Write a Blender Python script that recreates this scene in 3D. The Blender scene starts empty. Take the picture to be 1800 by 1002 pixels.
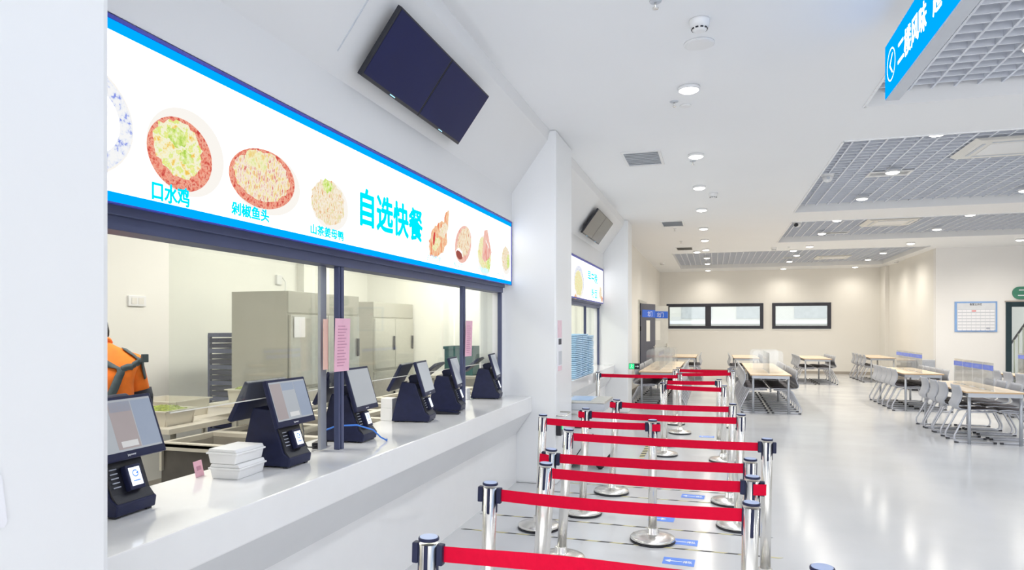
import bpy, bmesh, math, random
from mathutils import Vector, Matrix, Euler
from mathutils.bvhtree import BVHTree
PI = math.pi
R = math.radians
random.seed(7)
S = bpy.context.scene
COL = S.collection

# ------------------------------------------------------------------ camera, world, exposure
cam_d = bpy.data.cameras.new('camera')
cam = bpy.data.objects.new('camera', cam_d)
COL.objects.link(cam)
cam.location = (0, 0, 1.6)
cam.rotation_euler = (R(90), 0, math.atan(355 / 1180.0))
cam_d.sensor_width = 36
cam_d.lens = 36 * 1180 / 1800.0
cam_d.shift_y = 74 / 1800.0
cam_d.clip_start = .05
cam_d.clip_end = 200
S.camera = cam
S.view_settings.view_transform = 'Standard'
S.view_settings.look = 'None'
S.view_settings.gamma = 1
S.view_settings.exposure = 0.63
try:
    S.view_settings.use_curve_mapping = False
except Exception:
    pass
w = bpy.data.worlds.new('daylight')
S.world = w
w.use_nodes = True
w.node_tree.nodes['Background'].inputs[0].default_value = (.96, .975, 1, 1)
w.node_tree.nodes['Background'].inputs[1].default_value = 1.9
LAMP_W = 36.0
COOL = (.92, .955, 1.0)
WARM = (1.0, .94, .83)

# ------------------------------------------------------------------ materials
def mat(name, col, rough=.5, metal=0, noise=0, nscale=6, spec=.5, emit=None, estr=1, bump=0, bscale=60, stretch=None, rnoise=0, coat=0):
    m = bpy.data.materials.new(name)
    m.use_nodes = True
    nt = m.node_tree
    b = nt.nodes['Principled BSDF']
    b.inputs['Base Color'].default_value = (*col, 1)
    b.inputs['Roughness'].default_value = rough
    b.inputs['Metallic'].default_value = metal
    b.inputs['Specular IOR Level'].default_value = spec
    if coat:
        b.inputs['Coat Weight'].default_value = coat
        b.inputs['Coat Roughness'].default_value = .06
    if emit:
        b.inputs['Emission Color'].default_value = (*emit, 1)
        b.inputs['Emission Strength'].default_value = estr
    if noise or bump or rnoise:
        tc = nt.nodes.new('ShaderNodeTexCoord')
        mp = nt.nodes.new('ShaderNodeMapping')
        nt.links.new(tc.outputs['Object'], mp.inputs[0])
        if stretch:
            mp.inputs['Scale'].default_value = stretch
        nz = nt.nodes.new('ShaderNodeTexNoise')
        nz.inputs['Scale'].default_value = nscale
        nz.inputs['Detail'].default_value = 4
        nt.links.new(mp.outputs[0], nz.inputs['Vector'])
        if noise:
            rp = nt.nodes.new('ShaderNodeValToRGB')
            rp.color_ramp.elements[0].position = .3
            rp.color_ramp.elements[1].position = .7
            rp.color_ramp.elements[0].color = (*[max(0, c * (1 - noise)) for c in col], 1)
            rp.color_ramp.elements[1].color = (*[min(1, c * (1 + noise * .5)) for c in col], 1)
            nt.links.new(nz.outputs['Fac'], rp.inputs[0])
            nt.links.new(rp.outputs[0], b.inputs['Base Color'])
        if rnoise:
            mr = nt.nodes.new('ShaderNodeMapRange')
            mr.inputs['To Min'].default_value = max(.02, rough - rnoise)
            mr.inputs['To Max'].default_value = rough + rnoise
            nt.links.new(nz.outputs['Fac'], mr.inputs['Value'])
            nt.links.new(mr.outputs[0], b.inputs['Roughness'])
        if bump:
            n2 = nt.nodes.new('ShaderNodeTexNoise')
            n2.inputs['Scale'].default_value = bscale
            nt.links.new(mp.outputs[0], n2.inputs['Vector'])
            bp = nt.nodes.new('ShaderNodeBump')
            bp.inputs['Strength'].default_value = bump
            bp.inputs['Distance'].default_value = .01
            nt.links.new(n2.outputs['Fac'], bp.inputs['Height'])
            nt.links.new(bp.outputs[0], b.inputs['Normal'])
    return m

def emit_mat(name, col, s=1.0):
    m = bpy.data.materials.new(name)
    m.use_nodes = True
    nt = m.node_tree
    nt.nodes.clear()
    o = nt.nodes.new('ShaderNodeOutputMaterial')
    e = nt.nodes.new('ShaderNodeEmission')
    e.inputs[0].default_value = (*col, 1)
    e.inputs[1].default_value = s
    nt.links.new(e.outputs[0], o.inputs[0])
    return m

def dish_mat(name, cols, scale, s=.60, stretch=(1, 1, 1)):
    """a printed, backlit food picture: noise through a colour ramp, glowing like the panel it is printed on"""
    m = emit_mat(name, (1, 1, 1), s)
    nt = m.node_tree
    e = [n for n in nt.nodes if n.type == 'EMISSION'][0]
    tc = nt.nodes.new('ShaderNodeTexCoord')
    mp = nt.nodes.new('ShaderNodeMapping')
    mp.inputs['Scale'].default_value = stretch
    nz = nt.nodes.new('ShaderNodeTexNoise')
    nz.inputs['Scale'].default_value = scale
    nz.inputs['Detail'].default_value = 5
    nz.inputs['Roughness'].default_value = .65
    rp = nt.nodes.new('ShaderNodeValToRGB')
    el = rp.color_ramp.elements
    n = len(cols)
    while len(el) < n:
        el.new(.5)
    for i, c in enumerate(cols):
        el[i].position = .37 + .26 * i / (n - 1)
        el[i].color = (*c, 1)
    nt.links.new(tc.outputs['Object'], mp.inputs[0])
    nt.links.new(mp.outputs[0], nz.inputs['Vector'])
    nt.links.new(nz.outputs['Fac'], rp.inputs[0])
    nt.links.new(rp.outputs[0], e.inputs[0])
    return m

def clear_mat(name, tint=(1, 1, 1), gloss=.06, milk=.03, rough=.03, smear=0):
    m = bpy.data.materials.new(name)
    m.use_nodes = True
    nt = m.node_tree
    nt.nodes.clear()
    o = nt.nodes.new('ShaderNodeOutputMaterial')
    t = nt.nodes.new('ShaderNodeBsdfTransparent')
    t.inputs[0].default_value = (*tint, 1)
    g = nt.nodes.new('ShaderNodeBsdfGlossy')
    g.inputs['Roughness'].default_value = rough
    d = nt.nodes.new('ShaderNodeBsdfDiffuse')
    d.inputs[0].default_value = (.9, .9, .88, 1)
    m1 = nt.nodes.new('ShaderNodeMixShader')
    m1.inputs[0].default_value = milk
    m2 = nt.nodes.new('ShaderNodeMixShader')
    fr = nt.nodes.new('ShaderNodeFresnel')
    fr.inputs[0].default_value = 1.9
    mx = nt.nodes.new('ShaderNodeMath')
    mx.operation = 'MULTIPLY'
    mx.inputs[1].default_value = gloss * 12
    nt.links.new(fr.outputs[0], mx.inputs[0])
    nt.links.new(t.outputs[0], m1.inputs[1])
    nt.links.new(d.outputs[0], m1.inputs[2])
    nt.links.new(m1.outputs[0], m2.inputs[1])
    nt.links.new(g.outputs[0], m2.inputs[2])
    nt.links.new(mx.outputs[0], m2.inputs[0])
    if smear:
        tc = nt.nodes.new('ShaderNodeTexCoord')
        nz = nt.nodes.new('ShaderNodeTexNoise')
        nz.inputs['Scale'].default_value = 2.2
        mr = nt.nodes.new('ShaderNodeMapRange')
        mr.inputs['From Min'].default_value = .4
        mr.inputs['From Max'].default_value = .8
        mr.inputs['To Min'].default_value = milk
        mr.inputs['To Max'].default_value = milk + smear
        nt.links.new(tc.outputs['Object'], nz.inputs['Vector'])
        nt.links.new(nz.outputs['Fac'], mr.inputs['Value'])
        nt.links.new(mr.outputs[0], m1.inputs[0])
    nt.links.new(m2.outputs[0], o.inputs[0])
    return m

M = dict(
    wall=mat('white_wall_paint', (.84, .84, .83), .6, noise=.015, nscale=1.5),
    pillar=mat('satin_pillar_paint', (.86, .87, .88), .32, noise=.01, nscale=1.2),
    ceil=mat('ceiling_paint', (.87, .875, .885), .62, noise=.012, nscale=.8),
    bulk=mat('bulkhead_paint', (.80, .80, .80), .5, noise=.015, nscale=1),
    cream=mat('cream_wall_paint', (.84, .815, .765), .6, noise=.015, nscale=1),
    floor=mat('polished_floor', (.63, .635, .645), .16, noise=.05, nscale=1.1, rnoise=.07, bump=.02, bscale=5),
    stone=mat('white_quartz', (.86, .86, .86), .1, noise=.012, nscale=9),
    stone2=mat('grey_white_panel', (.78, .79, .80), .18, noise=.02, nscale=3),
    tile=mat('kitchen_tile', (.86, .85, .80), .3, noise=.02, nscale=1.4),
    skirt=mat('baseboard_paint', (.40, .36, .32), .5, noise=.05),
    frame=mat('blue_grey_aluminium', (.085, .10, .19), .42, .3, noise=.08, nscale=4),
    dark=mat('dark_window_frame', (.035, .034, .045), .4, .2, noise=.1),
    glass=clear_mat('window_glass', (.97, .985, .96), .014, .004, smear=.03),
    glass2=clear_mat('outer_glass', (.98, .99, .98), .05, .02),
    acry=clear_mat('clear_acrylic', (.985, .99, .99), .05, .10, .04),
    strip=mat('blue_strip_film', (.20, .28, .85), .4, noise=.1, nscale=30),
    striptxt=mat('strip_print', (.38, .46, .92), .4, noise=.02),
    steel=mat('polished_steel', (.80, .78, .74), .26, 1),
    bsteel=mat('brushed_steel', (.66, .65, .60), .36, .85, noise=.06, nscale=25, stretch=(.1, 1, 1), rnoise=.06),
    ksteel=mat('kitchen_steel', (.50, .485, .43), .42, .5, noise=.08, nscale=3, rnoise=.1),
    ktop=mat('pale_steel_top', (.70, .665, .58), .38, .35, noise=.06, nscale=3, rnoise=.1),
    kbody=mat('dark_steel_front', (.13, .12, .11), .45, .3, noise=.25, nscale=4),
    kdark=mat('steel_well', (.40, .375, .33), .4, .4, noise=.15, nscale=5),
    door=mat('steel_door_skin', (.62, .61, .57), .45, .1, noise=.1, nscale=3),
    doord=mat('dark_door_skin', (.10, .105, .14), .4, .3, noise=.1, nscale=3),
    navy=mat('navy_black_plastic', (.016, .020, .060), .42, noise=.15, nscale=25, spec=.3),
    black=mat('black_plastic', (.015, .016, .024), .32, noise=.15, nscale=25),
    cap=mat('cap_disc', (.42, .50, .72), .35, .0, noise=.06, nscale=10),
    belt=mat('red_webbing', (.66, .0, .032), .7, spec=.15, noise=.05, nscale=40),
    maple=mat('maple_laminate', (.80, .66, .49), .4, noise=.10, nscale=3, stretch=(8, .7, 8)),
    maple_edge=mat('maple_edge', (.62, .42, .24), .45, noise=.1, nscale=8),
    legs=mat('silver_grey_metal', (.44, .46, .50), .35, .5, noise=.05),
    shell=mat('grey_chair_plastic', (.45, .465, .51), .38, noise=.05, nscale=6),
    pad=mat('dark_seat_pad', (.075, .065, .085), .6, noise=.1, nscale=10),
    tube=mat('grey_chair_tube', (.58, .59, .64), .3, .5, noise=.05),
    grid=mat('ceiling_lattice_paint', (.74, .77, .84), .4, noise=.03),
    plenum=mat('plenum_paint', (.30, .32, .37), .8, noise=.2),
    white=mat('white_plastic', (.82, .82, .82), .35, noise=.01),
    vent=mat('vent_grey', (.58, .61, .66), .45, noise=.04),
    ivory=mat('ivory_plastic', (.78, .76, .71), .4, noise=.02),
    screen_tv=mat('dark_tv_screen', (.008, .012, .075), .5, spec=.25, noise=.1, nscale=3),
    tv_glare=mat('tv_screen_glare', (.10, .09, .085), .22, spec=.7, noise=.1, nscale=3),
    orange=mat('orange_cloth', (.90, .20, .015), .8, noise=.22, nscale=9, bump=.25, bscale=14),
    strap=mat('grey_green_strap', (.075, .10, .11), .8, noise=.15, nscale=30),
    skin=mat('skin', (.62, .40, .29), .5, noise=.06, nscale=10),
    trouser=mat('dark_trousers', (.03, .035, .05), .8, noise=.1),
    hat=mat('dark_cap', (.05, .05, .055), .8, noise=.15),
    pink=mat('pink_paper', (.86, .50, .62), .7, noise=.05, nscale=20),
    pinkd=mat('pink_paper_print', (.62, .30, .42), .7, noise=.1, nscale=30),
    palepink=mat('pale_pink_print', (.84, .62, .68), .6, noise=.08, nscale=12),
    peach=mat('peach_paper', (.88, .58, .48), .7, noise=.05),
    paper=mat('white_paper', (.88, .88, .92), .7, noise=.01),
    foam=mat('white_foam', (.88, .88, .88), .45, noise=.02),
    tray=mat('light_blue_tray', (.46, .70, .92), .38, noise=.07, nscale=5),
    bluepr=mat('blue_print', (.02, .12, .62), .4, noise=.05),
    cable=mat('blue_cable', (.05, .22, .75), .4, noise=.05),
    sticker=mat('blue_floor_sticker', (.10, .27, .85), .4, noise=.06, nscale=20),
    stwhite=mat('white_print', (.86, .88, .92), .5, noise=.02),
    tapey=mat('yellow_tape', (.62, .56, .30), .5, noise=.1),
    tapek=mat('black_tape', (.06, .06, .06), .5, noise=.1),
    green=mat('green_sign', (.06, .24, .16), .4, noise=.06),
    board=mat('notice_board_blue', (.25, .42, .75), .4, noise=.08, nscale=5),
    boardin=mat('notice_board_paper', (.72, .74, .78), .6, noise=.03, nscale=10),
    printk=mat('black_print', (.05, .05, .07), .6, noise=.05),
    line=mat('grey_print', (.42, .44, .52), .6, noise=.05),
    redp=mat('red_print', (.80, .30, .30), .6, noise=.05),
    veg=mat('green_vegetables', (.28, .34, .06), .6, noise=.5, nscale=30),
    crate=mat('dark_green_plastic', (.03, .10, .10), .4, noise=.1),
    glassgreen=mat('pale_green_baluster', (.62, .66, .52), .3, noise=.08),
    rail=mat('dark_rail', (.03, .03, .04), .35, noise=.1),
    facade=mat('pale_facade', (.47, .48, .45), .8, noise=.04, nscale=.6),
    fwin=mat('facade_window', (.33, .36, .37), .3, noise=.1),
    led=emit_mat('downlight_lens', (1, .97, .90), 9),
    ledc=emit_mat('unseen_lamp_lens', (1, .98, .92), 3),
    lit=emit_mat('lightbox_white', (1, 1, 1), 1.25),
    cyan=emit_mat('lightbox_blue', (0, .28, .82), 1.0),
    deep=mat('lightbox_edge_blue', (.05, .06, .45), .4, noise=.05),
    ctext=emit_mat('lightbox_text', (.0, .55, .88), 1.0),
    ctext2=emit_mat('lightbox_faint_text', (.36, .70, .95), 1.0),
    sgw=emit_mat('sign_white_text', (1, 1, 1), 1.3),
    plate=emit_mat('plate_print', (1.0, .965, .91), .62),
    scr=mat('terminal_screen', (.10, .105, .115), .2, emit=(.44, .47, .50), estr=.46, noise=.04, nscale=4),
    ui1=mat('terminal_panel_warm', (.10, .09, .09), .2, emit=(.50, .43, .43), estr=.36, noise=.1, nscale=8),
    ui2=mat('terminal_panel_blue', (.09, .10, .12), .2, emit=(.36, .43, .56), estr=.38, noise=.1, nscale=8),
    uib=mat('terminal_button', (.2, .2, .2), .2, emit=(.66, .66, .66), estr=.45),
    pay=mat('reader_screen', (.3, .3, .3), .2, emit=(.85, .92, 1), estr=.9),
    payb=mat('reader_logo', (.02, .08, .4), .2, emit=(.05, .20, .75), estr=.7),
    exitg=mat('exit_green', (.01, .3, .08), .3, emit=(.02, .75, .22), estr=1.0),
)

# ------------------------------------------------------------------ mesh helpers
class MB:
    def __init__(s):
        s.bm = bmesh.new()
    def box(s, x0, x1, y0, y1, z0, z1, bev=0, mi=0, rot=None):
        t = bmesh.new()
        bmesh.ops.create_cube(t, size=1)
        bmesh.ops.scale(t, vec=(abs(x1 - x0), abs(y1 - y0), abs(z1 - z0)), verts=t.verts)
        if bev:
            bmesh.ops.bevel(t, geom=t.edges[:], offset=bev, segments=2, affect='EDGES', profile=.6)
        mt = Matrix.Translation(((x0 + x1) / 2, (y0 + y1) / 2, (z0 + z1) / 2))
        if rot:
            mt = mt @ Euler(rot).to_matrix().to_4x4()
        bmesh.ops.transform(t, matrix=mt, verts=t.verts)
        s._merge(t, mi)
        return s
    def _merge(s, t, mi=0):
        vm = {}
        for v in t.verts:
            vm[v] = s.bm.verts.new(v.co)
        for f in t.faces:
            try:
                g = s.bm.faces.new([vm[v] for v in f.verts])
                g.material_index = mi
                g.smooth = f.smooth
            except ValueError:
                pass
        t.free()
    def cyl(s, p0, p1, r0, r1=None, n=20, mi=0, cap=True):
        return s.tube([p0, p1], r0, n, mi, cap, r1)
    def tube(s, pts, r, n=8, mi=0, cap=True, r1=None):
        pts = [Vector(p) for p in pts]
        rings = []
        prev = None
        for i, p in enumerate(pts):
            a = pts[max(0, i - 1)]
            b = pts[min(len(pts) - 1, i + 1)]
            d = (b - a).normalized()
            if prev is None:
                u = d.orthogonal().normalized()
            else:
                u = (prev - d * prev.dot(d))
                u = u.normalized() if u.length > 1e-6 else d.orthogonal().normalized()
            prev = u
            v = d.cross(u)
            rr = r if r1 is None or i < len(pts) - 1 else r1
            rings.append([s.bm.verts.new(p + (u * math.cos(2 * PI * k / n) + v * math.sin(2 * PI * k / n)) * rr) for k in range(n)])
        for A, B in zip(rings, rings[1:]):
            for k in range(n):
                f = s.bm.faces.new([A[k], A[(k + 1) % n], B[(k + 1) % n], B[k]])
                f.smooth = True
                f.material_index = mi
        if cap:
            f = s.bm.faces.new(rings[0][::-1]); f.material_index = mi
            f = s.bm.faces.new(rings[-1]); f.material_index = mi
        return s
    def lathe(s, prof, c=(0, 0, 0), n=32, mi=0, smooth=True):
        rings = []
        for r, z in prof:
            rings.append([s.bm.verts.new((c[0] + r * math.cos(2 * PI * k / n), c[1] + r * math.sin(2 * PI * k / n), c[2] + z)) for k in range(n)])
        for A, B in zip(rings, rings[1:]):
            for k in range(n):
                f = s.bm.faces.new([A[k], A[(k + 1) % n], B[(k + 1) % n], B[k]])
                f.smooth = smooth
                f.material_index = mi
        s.bm.faces.new(rings[0][::-1]).material_index = mi
        s.bm.faces.new(rings[-1]).material_index = mi
        return s
    def prism(s, poly, a, b, axis='y', mi=0, bev=0):
        """poly: 2D points; axis y -> (x,z), axis x -> (y,z), axis z -> (x,y)"""
        def P(q, t):
            return {'y': (q[0], t, q[1]), 'x': (t, q[0], q[1]), 'z': (q[0], q[1], t)}[axis]
        t = bmesh.new()
        A = [t.verts.new(P(q, a)) for q in poly]
        B = [t.verts.new(P(q, b)) for q in poly]
        n = len(poly)
        t.faces.new(A)
        t.faces.new(B[::-1])
        for i in range(n):
            t.faces.new([A[i], B[i], B[(i + 1) % n], A[(i + 1) % n]])
        bmesh.ops.recalc_face_normals(t, faces=t.faces[:])
        if bev:
            bmesh.ops.bevel(t, geom=t.edges[:], offset=bev, segments=2, affect='EDGES', profile=.6)
        s._merge(t, mi)
        return s
    def quad(s, a, b, c, d, mi=0):
        f = s.bm.faces.new([s.bm.verts.new(p) for p in (a, b, c, d)])
        f.material_index = mi
        return s
    def ngon(s, pts, mi=0):
        f = s.bm.faces.new([s.bm.verts.new(p) for p in pts])
        f.material_index = mi
        return s
    def xform(s, m):
        bmesh.ops.transform(s.bm, matrix=m, verts=s.bm.verts)
        return s
    def build(s, name, mats, parent=None, fix=True):
        if fix:
            bmesh.ops.recalc_face_normals(s.bm, faces=s.bm.faces[:])
        me = bpy.data.meshes.new(name)
        s.bm.to_mesh(me)
        s.bm.free()
        if not isinstance(mats, (list, tuple)):
            mats = [mats]
        for m in mats:
            me.materials.append(m)
        o = bpy.data.objects.new(name, me)
        COL.objects.link(o)
        if parent:
            o.parent = parent
        return o

def tag(o, label=None, cat=None, group=None, kind=None):
    if label: o['label'] = label
    if cat: o['category'] = cat
    if group: o['group'] = group
    if kind: o['kind'] = kind
    return o

def thing(name, label, cat, loc=(0, 0, 0), rz=0, group=None):
    o = bpy.data.objects.new(name, None)
    o.empty_display_size = .1
    COL.objects.link(o)
    o.location = loc
    o.rotation_euler = (0, 0, rz)
    return tag(o, label, cat, group)

def struct(name, mb, m, parent=None):
    o = mb.build(name, m, parent)
    if not parent:
        o['kind'] = 'structure'
    return o

def sempty(name, loc=(0, 0, 0)):
    o = bpy.data.objects.new(name, None)
    o.empty_display_size = .1
    COL.objects.link(o)
    o.location = loc
    o['kind'] = 'structure'
    return o

KIDS = {}
def kids(o):
    return [c for c in bpy.data.objects if c.parent == o]

def snapshot(o):
    return (o, [snapshot(c) for c in kids(o)])

def dup(tree, parent=None):
    src, ch = tree
    c = src.copy()
    COL.objects.link(c)
    if parent:
        c.parent = parent
    for t in ch:
        dup(t, c)
    return c

def text_obj(name, s, size, m, parent, loc, rot, sx=1, depth=.0015, bold=0, align='LEFT'):
    cu = bpy.data.curves.new('lettering', 'FONT')
    cu.body = s
    cu.size = size
    cu.extrude = depth
    cu.align_x = align
    cu.resolution_u = 3
    t = bpy.data.objects.new('lettering', cu)
    COL.objects.link(t)
    dg = bpy.context.evaluated_depsgraph_get()
    me = bpy.data.meshes.new_from_object(t.evaluated_get(dg))
    bpy.data.objects.remove(t)
    for v in me.vertices:
        v.co.x *= sx
    if bold:                                  # heavier strokes: the outline laid over itself a hair apart
        bm = bmesh.new()
        for i, (dx, dy) in enumerate([(-1, 0), (1, 0), (0, 1), (0, -1), (.7, .7), (-.7, -.7), (.7, -.7), (-.7, .7)]):
            k = len(bm.verts)
            bm.from_mesh(me)
            bm.verts.ensure_lookup_table()
            for v in bm.verts[k:]:
                v.co += Vector((dx * bold, dy * bold, i * 1e-5))
        bm.to_mesh(me)
        bm.free()
    me.name = name
    me.materials.clear()
    me.materials.append(m)
    o = bpy.data.objects.new(name, me)
    COL.objects.link(o)
    o.parent = parent
    o.location = loc
    o.rotation_euler = rot
    return o
FX = (R(90), 0, R(90))      # lettering read by someone looking towards -X
FNX = (R(90), 0, R(-90))    # lettering read by someone looking towards +X
FNY = (R(90), 0, 0)         # lettering read by someone looking towards +Y

ORD = ['first', 'second', 'third', 'fourth', 'fifth', 'sixth', 'seventh', 'eighth', 'ninth', 'tenth', 'eleventh', 'twelfth',
       'thirteenth', 'fourteenth', 'fifteenth', 'sixteenth', 'seventeenth', 'eighteenth', 'nineteenth', 'twentieth',
       'twenty-first', 'twenty-second', 'twenty-third', 'twenty-fourth', 'twenty-fifth', 'twenty-sixth']

CZ = 3.6      # hall ceiling
PX = -1.53    # hall face of the pillars

# ------------------------------------------------------------------ setting: shell
struct('floor', MB().box(-5.5, 11, -5, 25.3, -.1, 0), M['floor'])
HOLES = [(1.3, 5.4, 1.9, 6.74), (1.33, 5.4, 7.93, 12.6), (1.42, 8.6, 13.75, 16.95), (-1.1, 5.1, 18.8, 23.7)]
mb = MB()
CX0, CX1, yc = -2.35, 10.0, -5.0
for x0, x1, y0, y1 in HOLES:
    mb.box(CX0, CX1, yc, y0, CZ, CZ + .12)
    mb.box(CX0, x0, y0, y1, CZ, CZ + .12)
    mb.box(x1, CX1, y0, y1, CZ, CZ + .12)
    yc = y1
mb.box(CX0, CX1, yc, 25.3, CZ, CZ + .12)
struct('ceiling', mb, M['ceil'])
struct('ceiling_plenum', MB().box(CX0, CX1, -5, 25.3, 4.5, 4.6), M['plenum'])

struct('wall_far', MB()
       .box(-2.1, -1.66, 25.1, 25.3, 0, CZ + 1).box(1.66, 1.95, 25.1, 25.3, 0, CZ + 1).box(3.83, 5.6, 25.1, 25.3, 0, CZ + 1)
       .box(-1.66, 1.66, 25.1, 25.3, 0, 1.53).box(-1.66, 1.66, 25.1, 25.3, 2.45, CZ + 1)
       .box(1.95, 3.83, 25.1, 25.3, 0, 1.53).box(1.95, 3.83, 25.1, 25.3, 2.45, CZ + 1), M['cream'])
struct('baseboard_far', MB().box(-1.9, 5.45, 25.08, 25.1, 0, .09, .003), M['skirt'])
struct('wall_left', MB().box(-2.1, -1.9, 13.2, 17.8, 0, CZ + 1).box(-2.1, -1.9, 19.6, 25.1, 0, CZ + 1)
       .box(-2.1, -1.9, 17.8, 19.6, 2.26, CZ + 1), M['cream'])
struct('baseboard_left', MB().box(-1.9, -1.88, 13.2, 17.7, 0, .09, .003).box(-1.9, -1.88, 19.7, 25.08, 0, .09, .003), M['skirt'])
struct('wall_leak_block', MB().box(-3.6, -3.5, 17.4, 20, 0, 3).box(-3.5, -2.1, 17.4, 17.5, 0, 3).box(-3.5, -2.1, 19.9, 20, 0, 3)
       .box(-3.5, -2.1, 17.5, 19.9, 2.6, 2.7), M['cream'])  # walls behind the steel doors, added to keep sky light from leaking in
struct('wall_right', MB().box(5.45, 5.6, 19.6, 25.1, 0, CZ + 1).box(5.33, 5.45, 24.4, 25.1, 0, CZ + .1).box(5.39, 5.45, 19.6, 22.26, 0, CZ + .1), M['cream'])
struct('baseboard_right', MB().box(5.37, 5.39, 19.6, 22.26, 0, .09, .003).box(5.43, 5.45, 22.27, 24.4, 0, .09, .003), M['skirt'])
struct('wall_east_light_block', MB().box(9.85, 10, -5, 19.4, 0, CZ + 1), M['wall'])  # unseen wall, added to block daylight from the right
struct('wall_stair_side', MB().box(5.39, 6.9, 19.4, 19.6, 0, CZ + 1).box(8.5, 10, 19.4, 19.6, 0, CZ + 1).box(6.9, 8.5, 19.4, 19.6, 2.24, CZ + 1),
       mat('board_wall_paint', (.86, .845, .83), .6, noise=.012, nscale=1))

# kitchen shell
struct('wall_kitchen_back', MB().box(-5.45, -5.3, .4, 9.7, 0, 3.1), M['tile'])
struct('wall_kitchen_end', MB().box(-5.3, -2.44, 9.6, 9.75, 0, 3.1).box(-4.55, -4.4, 9.75, 13.2, 0, 3.1).box(-4.4, -2.1, 13.05, 13.2, 0, 3.1), M['tile'])
struct('wall_kitchen_near', MB().box(-5.3, -2.3, .4, .6, 0, 3.1), M['tile'])
struct('ceiling_kitchen', MB().box(-5.45, -2.3, .4, 13.2, 3.1, 3.2), M['ceil'])

# pillars
for i, (y0, y1) in enumerate([(.64, 1.395), (6.64, 7.42), (12.6, 13.2)]):
    struct('pillar', MB().box(-2.36, PX, y0, y1, 0, CZ, .02), M['pillar'])

# bulkheads over the two counters, counters and windows
def bulkhead(y0, y1):
    struct('bulkhead_wall', MB().prism([(-2.0, 2.69), (-2.0, 2.98), (-1.62, 3.5), (-1.60, 3.6), (-2.3, 3.6), (-2.3, 2.04), (-2.07, 2.04), (-2.07, 2.69)],
                                       y0 - .01, y1 + .01), M['bulk'])
bulkhead(1.405, 6.64)
bulkhead(7.42, 12.6)
struct('trim_1', MB().box(-1.805, -1.797, 3.66, 3.672, 3.225, 3.24, 0).box(-1.9, -1.6, 3.16, 3.166, 3.2, 3.204)
       if False else MB().prism([(-1.93, 3.083), (-1.925, 3.073), (-1.615, 3.495), (-1.62, 3.505)], 3.165, 3.169), M['vent'])

def counter(y0, y1, label):
    t = thing('serving_counter', label, 'counter', (0, 0, 0))
    MB().box(-2.42, -1.784, y0, y1, .735, .89, .006).build('countertop', M['stone'], t)
    MB().prism([(-1.79, .735), (-1.95, .50), (-2.3, .50), (-2.3, .735)], y0, y1).build('soffit', M['stone2'], t)
    MB().box(-2.3, -1.95, y0, y1, 0, .50).build('front_panel', M['stone'], t)
counter(1.397, 6.638, 'long white stone serving counter beneath the large lit menu sign')
counter(7.422, 12.598, 'far white serving counter holding the blue tray stacks')

def serving_window(n, y0, y1, mull, glass_from):
    w = sempty('window_%d' % n)
    MB().box(-2.185, -2.06, y0, y1, 1.95, 2.04, .004).box(-2.15, -2.04, y0, y1, 2.0, 2.04, .004).build('header_rail', M['frame'], w)
    MB().box(-2.108, -2.07, y1 - .035, y1, .89, 1.95, .004).build('jamb', M['frame'], w)
    MB().box(-2.16, -2.07, y0, y0 + .06, .89, 1.95, .004).build('jamb', M['frame'], w)
    for my in mull:
        MB().box(-2.108, -2.07, my + .022, my + .05, .89, 1.95, .003).box(-2.108, -2.075, my, my + .018, .89, 1.95, .003) \
            .build('mullion', M['frame'], w)
    e = [y0 + .06] + list(mull) + [y1 - .035]
    for a, b in zip(e, e[1:]):
        lo = a + (.05 if a in mull else .80 if n == 1 else 0)
        MB().box(-2.168, -2.162, lo, b, glass_from, 1.96).build('glass_pane', M['glass'], w)
        MB().box(-2.1685, -2.1615, lo, b, glass_from - .004, glass_from).build('polished_edge', M['ivory'], w)
    return w
w1 = serving_window(1, 1.40, 6.53, [3.425, 5.43], 1.245)
struct('wall_filler', MB().box(-2.3, -2.075, 6.53, 6.64, .89, 2.04), M['pillar'])
# the closed leaf standing behind the first pane's right-hand end
MB().box(-2.16, -2.14, 3.34, 3.40, .9, 1.95, .003).build('sash_stile', M['legs'], w1)
w2 = serving_window(2, 7.42, 12.6, [11.2], 1.25)

# ------------------------------------------------------------------ lit menu signs
def blob(cx, cy, rx, ry, rot=0, n=40, jag=0, x=0.0):
    pts = []
    for k in range(n):
        a = 2 * PI * k / n
        j = 1 + jag * random.uniform(-1, 1)
        u, v = rx * j * math.cos(a), ry * j * math.sin(a)
        pts.append((x, cx + u * math.cos(rot) - v * math.sin(rot), cy + u * math.sin(rot) + v * math.cos(rot)))
    return pts

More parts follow.
